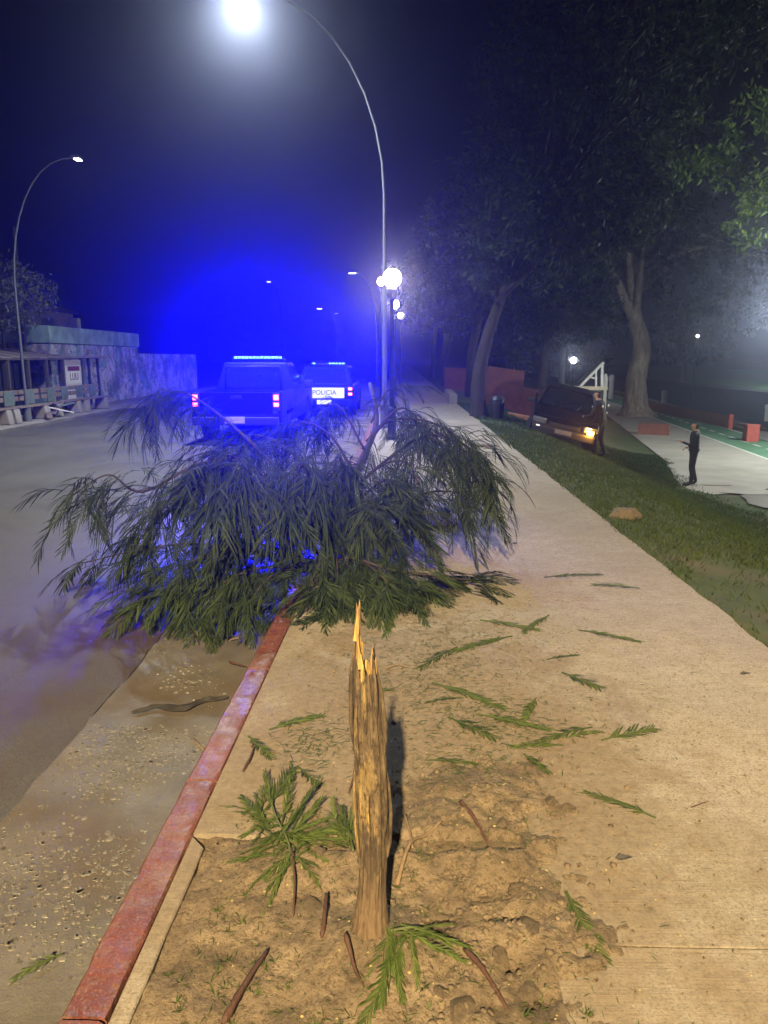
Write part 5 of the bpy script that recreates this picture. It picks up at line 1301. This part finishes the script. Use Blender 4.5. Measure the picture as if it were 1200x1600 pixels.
tree('street_tree', 'dark leaning tree at the sidewalk edge with a black bin at its foot', (2.25, 20.6, z1), [(2.2, 20.6, z1 - 0.1), (2.15, 20.6, 1.0), (2.40, 20.7, 2.2), (3.0, 20.9, 3.8), (4.2, 21.2, 6.0)], 0.22, [((5.0, 21.0, 8.4), (3.0, 3.2, 4.2), 330), ((3.4, 22.5, 5.4), (1.7, 2.2, 2.1), 80), ((8.3, 21.5, 11.4), (3.2, 3.0, 2.4), 170), ((3.6, 19.6, 4.9), (2.2, 1.5, 1.9), 110), ((5.0, 19.8, 5.2), (1.7, 1.6, 1.5), 70)], 0.22, per=60, group=G1)
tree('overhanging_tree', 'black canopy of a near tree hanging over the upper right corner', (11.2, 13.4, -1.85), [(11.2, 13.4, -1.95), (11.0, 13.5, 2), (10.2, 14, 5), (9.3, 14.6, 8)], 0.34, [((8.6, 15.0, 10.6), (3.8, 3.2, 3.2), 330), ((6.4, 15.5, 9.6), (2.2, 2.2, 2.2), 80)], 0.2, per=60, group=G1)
tree('lit_tree', 'tree at the right whose leaves glow green in the park light', (16.7, 26.6, -1.85), [(16.7, 26.6, -1.9), (16.4, 26.7, 1.5), (15.2, 26.8, 4.2), (13.6, 26.8, 7)], 0.28, [((12.8, 26.5, 8.2), (3.8, 3.0, 2.8), 150), ((15.4, 27.5, 7.4), (2.4, 2.6, 2.2), 80)], 0.26, mat='lit_leaf', per=45, group=G1)
tree('riverside_tree', 'big old tree with a pale gnarled trunk on the river path', (14.2, 45.0, -1.85), [(14.2, 45, -2.0), (14.1, 45, 0.2), (14.3, 45, 2.2), (13.6, 45, 4.6), (13.8, 45.5, 8)], 0.70, [((13.5, 45, 10.5), (7.5, 6, 5.0), 220), ((18, 46, 7), (4, 4, 3), 70)], 0.4, bark='pale_bark', per=45, group=G1, flare=2.1)
tree('sidewalk_tree', 'second tree along the sidewalk, behind the dark leaning one', (3.0, 32.0, -0.2), [(3.0, 32, -0.3), (3.0, 32, 1.6), (3.3, 32, 3.2), (3.8, 32, 5.5)], 0.22, [((3.9, 32, 6.6), (3.2, 3.2, 3.4), 150), ((2.2, 31.5, 4.0), (1.6, 1.6, 1.5), 40)], 0.26, per=50, group=G1)
tree('sidewalk_tree', 'third tree along the sidewalk, in front of the red wall', (2.7, 44.0, -0.2), [(2.7, 44, -0.3), (2.6, 44, 1.8), (2.9, 44, 3.6), (3.2, 44, 6)], 0.22, [((3.0, 44, 6.2), (3.2, 3.2, 3.2), 120)], 0.32, per=45, group=G1)
tree('sidewalk_tree', 'fourth and farthest dark tree along the sidewalk', (2.6, 60.0, -0.2), [(2.6, 60, -0.3), (2.6, 60, 2), (2.8, 60, 4), (3, 60, 6)], 0.22, [((2.6, 60, 6.4), (3.4, 3.4, 3.2), 100)], 0.4, per=40, group=G1)
tree('bank_tree', 'dense tree on the bank above the crashed car', (7.2, 38.0, -1.2), [(7.2, 38, -1.3), (7.2, 38, 1), (7.4, 38, 3), (7.6, 38, 5.5)], 0.26, [((7.6, 38, 7.4), (4.4, 4, 4.4), 200), ((8.5, 37, 3.6), (2.2, 2, 1.6), 50)], 0.32, per=50, group=G1)
tree('bank_tree', 'loose grey-green tree behind the park lamp', (9.5, 66.0, -1.85), [(9.5, 66, -1.9), (9.5, 66, 1), (9.7, 66, 3), (10, 66, 5)], 0.26, [((9.6, 66, 4.6), (5, 4, 4.4), 150)], 0.45, per=45, mat='grey_tree_leaf', group=G1)
tree('far_bank_tree', 'bushy green tree on the far bank beside the lawn', (39.0, 104.0, -1.7), [(39, 104, -1.8), (39, 104, 1), (39.2, 104, 3), (39.5, 104, 5)], 0.35, [((38.5, 104, 4.2), (6.5, 5, 4.2), 160), ((44, 104, 8.5), (5, 5, 5), 90)], 0.6, per=45, group=G1)
tree('far_bank_tree', 'dark tree on the far bank near the right edge', (52.0, 100.0, -1.4), [(52, 100, -1.5), (52, 100, 3), (52, 100, 6), (52, 100, 9)], 0.4, [((51, 100, 12), (9, 7, 7), 150)], 0.7, per=40, group=G1)
tree('far_bank_tree', 'dark tree mass closing the river view behind the old trunk', (27.0, 122.0, -1.7), [(27, 122, -1.8), (27, 122, 3), (27, 122, 6), (27, 122, 9)], 0.4, [((27, 122, 8), (11, 7, 9), 190)], 0.8, per=40, group=G1)
tree('bank_tree', 'dark tree standing over the far end of the river path', (18.0, 84.0, -1.85), [(18, 84, -1.9), (18, 84, 2), (18, 84, 5), (18, 84, 8)], 0.35, [((17, 84, 9), (7.5, 6, 6.5), 160)], 0.6, per=40, group=G1)
tree('roadside_tree', 'grey leafy tree behind the wooden stall at the far left', (-12.6, 20.6, -0.2), [(-12.6, 20.6, -0.3), (-12.5, 20.6, 1.0), (-12.3, 20.6, 2.0), (-12.0, 20.6, 3.0)], 0.16, [((-12.3, 20.6, 3.7), (1.9, 1.6, 1.2), 110), ((-10.9, 21.6, 3.3), (0.95, 0.9, 0.9), 40)], 0.13, mat='grey_tree_leaf', per=60, group='trees left of the road')

# ================================================================== BUILDINGS ON THE LEFT
XB = -11.0
def Yp(px, X=XB): return atx(px, 600, X).y
def Zp(px, py, X=XB): return atx(px, py, X).z
y0, y1, y2, y3, y4 = Yp(-60), Yp(82), Yp(131), Yp(219), Yp(262)
# wooden stall with a tin awning
st = empty('wooden_stall', (XB, (y0 + y1) / 2, -0.15)); tag(st, 'dark wooden stall with a sagging tin awning and closed shutters', 'stall'); So = st.location.copy()
def pbox(parent, O, name, x0, x1, ya, yb, z0, z1, mat, bevel=0.0):
    b = MB(); b.box((((x0 + x1) / 2) - O.x, ((ya + yb) / 2) - O.y, ((z0 + z1) / 2) - O.z), (abs(x1 - x0), abs(yb - ya), abs(z1 - z0))); return b.build(name, M[mat], parent, bevel=bevel)
zA = 1.62
pbox(st, So, 'wall', XB - 3.0, XB - 0.9, y0, y1 - 0.05, -0.15, 1.75, 'dark_shutter')
nsh = 7
for k in range(nsh):
    ya = y0 + (y1 - y0) * k / nsh + 0.04; yb = y0 + (y1 - y0) * (k + 1) / nsh - 0.04
    pbox(st, So, 'shutter', XB - 0.895, XB - 0.84, ya, yb, 0.0, 1.5, 'dark_shutter', 0.01)
for k in range(10):
    ya = y0 + (y1 + 0.4 - y0) * k / 10; yb = y0 + (y1 + 0.4 - y0) * (k + 1) / 10 - 0.02
    b = MB(); b.box((XB - 0.35 - So.x, (ya + yb) / 2 - So.y, 1.70 + 0.02 * (k % 2) - So.z), (1.75, yb - ya, 0.03), Matrix.Rotation(R(9), 3, 'Y')); b.build('awning_sheet', M['roof_tin'], st)
pbox(st, So, 'awning_beam', XB + 0.42, XB + 0.50, y0, y1 + 0.4, 1.50, 1.58, 'old_timber', 0.01)
for k in range(5):
    yy = y0 + 0.3 + (y1 - y0 - 0.5) * k / 4
    pbox(st, So, 'post', XB + 0.42, XB + 0.51, yy - 0.045, yy + 0.045, -0.15, 1.5, 'old_timber', 0.01)
for z in (2.35, 2.0):
    pbox(st, So, 'railing', XB - 1.0, XB - 0.94, y0, y1 - 0.9, z - 0.035, z + 0.035, 'old_timber', 0.008)
for k in range(6):
    yy = y0 + 0.2 + (y1 - 1.2 - y0) * k / 5; pbox(st, So, 'railing_post', XB - 0.93, XB - 0.87, yy - 0.03, yy + 0.03, 1.78, 2.40, 'old_timber', 0.008)
# brick upper room behind
br_ = empty('brick_room', (XB - 3, y1 - 0.8, 1.75)); tag(br_, 'orange brick upper room half hidden behind the grey tree', 'building'); Bo = br_.location.copy()
pbox(br_, Bo, 'wall', XB - 4.5, XB - 1.7, y1 - 3.6, y1 + 0.1, 1.75, 3.25, 'brick_orange')
pbox(br_, Bo, 'roof', XB - 4.7, XB - 1.5, y1 - 3.8, y1 + 0.3, 3.25, 3.37, 'roof_tin', 0.02)
pbox(br_, Bo, 'window', XB - 1.698, XB - 1.66, y1 - 2.4, y1 - 1.5, 2.2, 2.9, 'dark_shutter', 0.01)
# mural building
mu = empty('mural_building', (XB, (y1 + y3) / 2, -0.15)); tag(mu, 'low building with a turquoise parapet and a faded painted mural', 'building'); Mo = mu.location.copy()
zt = 2.55
pbox(mu, Mo, 'wall', XB - 4, XB, y1, y3, -0.15, zt - 0.55, 'mural')
pbox(mu, Mo, 'parapet', XB - 4.05, XB + 0.06, y1 - 0.05, y3 + 0.05, zt - 0.53, zt, 'turquoise_wall', 0.02)
pbox(mu, Mo, 'ledge', XB - 0.1, XB + 0.35, y1 - 0.02, y2 + 1.4, 1.55, 1.63, 'roof_tin', 0.01)
dz = Yp(95), Yp(126)
door = pbox(mu, Mo, 'door', XB + 0.003, XB + 0.06, dz[0], dz[1], -0.1, 1.5, 'sign_white', 0.01)
pbox(door, Mo, 'frame', XB + 0.002, XB + 0.09, dz[0] - 0.10, dz[0] - 0.002, -0.1, 1.54, 'old_timber', 0.01); pbox(door, Mo, 'frame', XB + 0.002, XB + 0.09, dz[1] + 0.002, dz[1] + 0.10, -0.1, 1.54, 'old_timber', 0.01)
sg = pbox(mu, Mo, 'sign', XB + 0.062, XB + 0.085, dz[0] + 0.35, dz[0] + 1.35, 0.72, 1.32, 'white_paint', 0.005)
pbox(sg, Mo, 'sign_header', XB + 0.086, XB + 0.092, dz[0] + 0.40, dz[0] + 1.30, 1.14, 1.29, 'sign_maroon')
text_part(sg, 'LUU', 0.34, (XB + 0.088 - Mo.x, dz[0] + 0.85 - Mo.y, 0.94 - Mo.z), (R(90), 0, R(90)), M['sign_maroon'])
for px in (139, 153): pbox(mu, Mo, 'drain_pipe', XB + 0.002, XB + 0.08, Yp(px) - 0.04, Yp(px) + 0.04, -0.1, 1.56, 'dark_iron', 0.01)
pbox(mu, Mo, 'chimney', XB - 1.2, XB - 0.9, Yp(156) + 0.6, Yp(156) + 0.9, zt, zt + 0.45, 'stone_wall', 0.02)
# far garden wall and the house with a hipped roof
o = pbox(None, Vector((0, 0, 0)), 'garden_wall', XB - 0.3, XB - 0.02, y3 + 0.08, y3 + 9, -0.2, 1.75, 'mural', 0.02); tag(o, 'lower painted wall continuing beyond the mural building', 'wall')
hs = empty('hip_roof_house', (XB - 8, y2 + 4, -0.2)); tag(hs, 'dark house with a hipped roof rising behind the mural building', 'house'); Ho = hs.location.copy()
hx0, hx1 = XB - 12, XB - 4.6; ha, hb = y1 + 2.5, y1 + 12.5
pbox(hs, Ho, 'wall', hx0, hx1, ha, hb, -0.2, 3.6, 'house_wall')
b = MB(); mid = ((hx0 + hx1) / 2, (ha + hb) / 2)
b.add([(hx0 - .4 - Ho.x, ha - .4 - Ho.y, 3.6 - Ho.z), (hx1 + .4 - Ho.x, ha - .4 - Ho.y, 3.6 - Ho.z), (hx1 + .4 - Ho.x, hb + .4 - Ho.y, 3.6 - Ho.z), (hx0 - .4 - Ho.x, hb + .4 - Ho.y, 3.6 - Ho.z), (mid[0] - Ho.x, mid[1] - 1.5 - Ho.y, 5.2 - Ho.z), (mid[0] - Ho.x, mid[1] + 1.5 - Ho.y, 5.2 - Ho.z)], [(3, 2, 1, 0), (0, 1, 4), (1, 2, 5, 4), (2, 3, 5), (3, 0, 4, 5)])
b.build('roof', M['roof_tile'], hs)
for k in range(3): pbox(hs, Ho, 'window', hx1 + 0.002, hx1 + 0.05, ha + 1.2 + 2.8 * k, ha + 2.3 + 2.8 * k, 2.5, 3.3, 'dark_shutter', 0.01)
pole_y = Yp(60); b = MB(); b.lathe([(0.07, 0), (0.05, 5.6)], 10); tag(b.build('utility_pole', M['old_timber'], loc=(XB - 0.6, pole_y + 0.6, -0.2)), 'short dark utility pole rising beside the grey tree', 'pole')
# raised verge under the benches
b = MB(); b.prism([(-11.0, -0.2), (-9.25, -0.2), (-9.20, -0.06), (-11.0, -0.06)], 'y', 10, 60); tag(b.build('far_pavement', M['stone_wall'], bevel=0.01), kind='structure')
def bench(y, rot, label):
    e = empty('bench', (-9.75, y, -0.06), rot); tag(e, label, 'bench', 'benches in front of the stall')
    for s in (-0.75, 0.75):
        b = MB(); b.prism([(-0.22, 0), (0.22, 0), (0.16, 0.36), (-0.16, 0.36)], 'y', s - 0.13, s + 0.13); b.build('block', M['stone_wall'], e, bevel=0.03)
    for k in (-0.14, 0.02): 
        b = MB(); b.box((k + 0.06, 0, 0.385), (0.14, 2.1, 0.045)); b.build('seat_plank', M['plank'], e, bevel=0.008)
    for z in (0.58, 0.74):
        b = MB(); b.box((-0.20, 0, z), (0.035, 2.1, 0.12)); b.build('back_plank', M['plank'], e, bevel=0.008)
    for s in (-0.5, 0.5):
        b = MB(); b.box((-0.165, s, 0.60), (0.03, 0.46, 0.36)); b.build('back_panel', M['dull_green'], e, bevel=0.01)
for px, r_, lab in ((-25, 0.04, 'bench cut off by the left edge of the picture'), (38, -0.03, 'plank bench on concrete blocks in front of the dark stall'), (98, 0.05, 'bench leaning beside a heap of broken planks'), (142, 0.0, 'last bench before the mural wall')):
    bench(Yp(px, -9.75), r_, lab)
for k, (dy, L_, rz_, rx_, m_, lab) in enumerate(((-0.35, 1.3, 0.5, 0.18, 'plank', 'long dark loose plank slanting in the heap between the benches'), (0.0, 0.9, -0.6, -0.25, 'sign_white', 'pale loose plank lying across the heap between the benches'), (0.25, 1.1, 0.15, 0.30, 'plank', 'dark loose plank on the right of the heap between the benches'), (0.5, 0.7, -0.3, 0.1, 'dull_green', 'short greenish plank at the right end of the heap between the benches'))):
    b = MB(); b.box((0, 0, 0), (0.14, L_, 0.03), Matrix.Rotation(rz_, 3, 'Z') @ Matrix.Rotation(rx_, 3, 'X'))
    tag(b.build('loose_plank', M[m_], bevel=0.005, loc=(-9.55 + 0.1 * (k % 2), Yp(78, -9.6) + dy, 0.12 + 0.05 * k)), lab, 'plank', 'loose planks heaped between the benches')

# ================================================================== RIVER SIDE FURNITURE
def wall_thing(name, a, c, h, t, mat, label, step=None):
    a, c = Vector(a), Vector(c); d = c - a; ang = math.atan2(d.y, d.x)
    b = MB(); L = Vector((d.x, d.y, 0)).length
    V = [(0, -t / 2, -0.6), (L, -t / 2, -0.6 + d.z), (L, t / 2, -0.6 + d.z), (0, t / 2, -0.6), (0, -t / 2, h), (L, -t / 2, h + d.z), (L, t / 2, h + d.z), (0, t / 2, h)]
    b.add(V, [(3, 2, 1, 0), (4, 5, 6, 7), (0, 1, 5, 4), (1, 2, 6, 5), (2, 3, 7, 6), (3, 0, 4, 7)])
    o = b.build(name, M[mat], bevel=0.03, loc=a); o.rotation_euler = (0, 0, ang); return tag(o, label, 'wall')
p0 = at(742, 600, 29); p1 = at(818, 600, 29)
wall_thing('red_wall', (p0.x, 29.2, -0.3), (p1.x, 28.9, -0.55), 1.62, 0.3, 'terracotta', 'tall terracotta wall behind the leaning tree')
p2 = at(842, 600, 28)
wall_thing('red_wall', (p1.x + 0.02, 28.8, -0.55), (p2.x + 0.6, 27.6, -0.75), 1.02, 0.3, 'terracotta', 'lower terracotta wall stepping down toward the crashed car')
wall_thing('red_wall', (2.35, 39, -0.1), (3.9, 38, -0.2), 1.2, 0.3, 'terracotta', 'short terracotta wall far along the sidewalk')
p3 = at(750, 620, 26); p4 = at(795, 620, 26); wall_thing('low_wall', (p3.x, 26, -0.45), (p4.x, 25.8, -0.65), 0.35, 0.3, 'terracotta', 'low terracotta step wall on the grass terrace')
p5 = at(800, 640, 24); wall_thing('low_wall', (p5.x - 0.1, 24.3, -0.55), (p5.x + 1.6, 23.9, -0.85), 0.38, 0.3, 'brick_orange', 'orange lit low wall left of the crashed car')  # orange light on this wall put into its brick colour
wall_thing('low_wall', (1.85, 26.0, 0.0), (1.95, 30.5, 0.0), 0.32, 0.28, 'stone_wall', 'low pale wall at the right edge of the sidewalk')
p6 = gr(1000, 663, -1.85); wall_thing('low_wall', (10.9, 34.0, -1.85), (12.1, 33.4, -1.85), 0.5, 0.3, 'terracotta', 'short terracotta wall between the bank and the river path')
# fence of upright slats
fe = empty('slat_fence', (16.2, 36.7, -1.85)); tag(fe, 'low terracotta slat fence beside the cycle lane', 'fence'); nsl = 64
for k in range(nsl):
    t = k / (nsl - 1); b = MB(); b.box((0.45 * t * 1.0, 14.0 * t, 0.31), (0.05, 0.14, 0.62)); b.build('slat', M['terracotta_fence'], fe)
for z in (0.15, 0.52):
    b = MB(); b.tube([(0.06, 0, z), (0.51, 14.0, z)], 0.03, 6); b.build('rail', M['terracotta_fence'], fe)
b = MB(); b.box((-0.02, -0.12, 0.36), (0.2, 0.16, 0.72)); b.build('end_post', M['red_block_paint'], fe, bevel=0.01)
pr = gr(1172, 690, -1.85); b = MB(); b.box((0, 0, 0.33), (0.50, 0.42, 0.66)); b.box((0, 0, 0.69), (0.56, 0.48, 0.06)); tag(b.build('red_block', M['red_block_paint'], bevel=0.02, loc=(pr.x, pr.y, -1.85)), 'short red painted block beside the cycle lane at the right', 'bollard')
for px, py, Y, lab in ((1037, 628, 54, 'white bollard on the river wall nearest the lawn'), (1004, 612, 66, 'white bollard right of the big old trunk'), (955, 603, 62, 'white bollard left of the big old trunk'), (945, 602, 40, 'small white bollard beside the white frame'), (1198, 655, 40, 'white bollard cut by the right edge')):
    p = at(px, py, Y); b = MB(); r_ = 0.16 * Y / 50
    z0 = -1.75; h_ = max(0.9, p.z - z0 + 0.75 * Y / 50)
    e = empty('bollard', (p.x, Y, z0)); tag(e, lab, 'bollard', 'white bollards along the river')
    b.lathe([(r_, 0), (r_, h_ * 0.62), (r_ * 0.8, h_ * 0.66)], 12); b.build('shaft', M['white_paint'], e, smooth=False)
    b = MB(); b.lathe([(r_ * 0.8, h_ * 0.66), (r_ * 1.15, h_ * 0.72), (r_ * 1.15, h_ * 0.93), (r_ * 0.6, h_)], 12); b.build('head', M['white_paint'], e)
# white triangular frame
ff = empty('white_frame', at(920, 605, 27.5)); tag(ff, 'white triangular frame on a pale beam behind the crashed car', 'frame'); Fo = ff.location.copy()
def beam(name, a, c, r, mat): 
    A, C = at(*a) - Fo, at(*c) - Fo; d = C - A; b = MB(); rot = d.to_track_quat('Z', 'Y').to_matrix(); b.box((A + C) / 2, (2 * r, 2 * r, d.length), rot); b.build(name, M[mat], ff, bevel=0.008)
beam('beam', (897, 606, 27.3), (949, 607, 27.3), 0.065, 'cream_paint'); beam('diagonal', (904, 606, 27.5), (943, 566, 27.5), 0.045, 'white_paint')
beam('upright', (931, 604, 27.6), (931, 577, 27.6), 0.035, 'white_paint'); beam('upright', (940, 604, 27.6), (941, 568, 27.6), 0.04, 'white_paint'); beam('strut', (920, 588, 27.5), (931, 592, 27.5), 0.03, 'white_paint')
beam('back_diagonal', (898, 600, 28.3), (941, 564, 28.3), 0.05, 'dark_iron')
for px in (904, 941):
    A = at(px, 607, 27.5) - Fo; b = MB(); b.box((A.x, A.y, (A.z - 2.0) / 2), (0.09, 0.09, A.z + 2.0 if A.z > 0 else 2.0)); b.build('leg', M['dark_iron'], ff)
# bin at the foot of the leaning tree
e = empty('bin', (2.62, 20.2, bank_z(2.62, 20.2))); tag(e, 'small black bin beside the foot of the leaning tree', 'bin')
b = MB(); b.lathe([(0.15, 0), (0.19, 0.05), (0.21, 0.45), (0.20, 0.50)], 14); b.build('drum', M['bin_black'], e, smooth=False)
b = MB(); b.lathe([(0.215, 0.50), (0.215, 0.54), (0.15, 0.63), (0.04, 0.66)], 14); b.build('lid', M['bin_black'], e)

# ================================================================== HAZE ADDED TO IMITATE LENS GLARE
b = MB(); b.box((20, 130, 8.0), (330, 420, 30)); hz = b.build('glare_haze', None); tag(hz, kind='stuff')
hm = bpy.data.materials.new('glare_haze'); hm.use_nodes = True; t = hm.node_tree
t.nodes.remove(t.nodes['Principled BSDF']); pv_ = t.nodes.new('ShaderNodeVolumePrincipled')
pv_.inputs['Color'].default_value = (0.72, 0.77, 1.0, 1); pv_.inputs['Density'].default_value = HAZE; pv_.inputs['Anisotropy'].default_value = 0.92
pv_.inputs['Density Attribute'].default_value = ''; pv_.inputs['Color Attribute'].default_value = ''; pv_.inputs['Temperature Attribute'].default_value = ''
t.links.new(pv_.outputs[0], t.nodes['Material Output'].inputs['Volume']); hz.data.materials.append(hm)
try: hm.cycles.homogeneous_volume = True
except Exception: pass
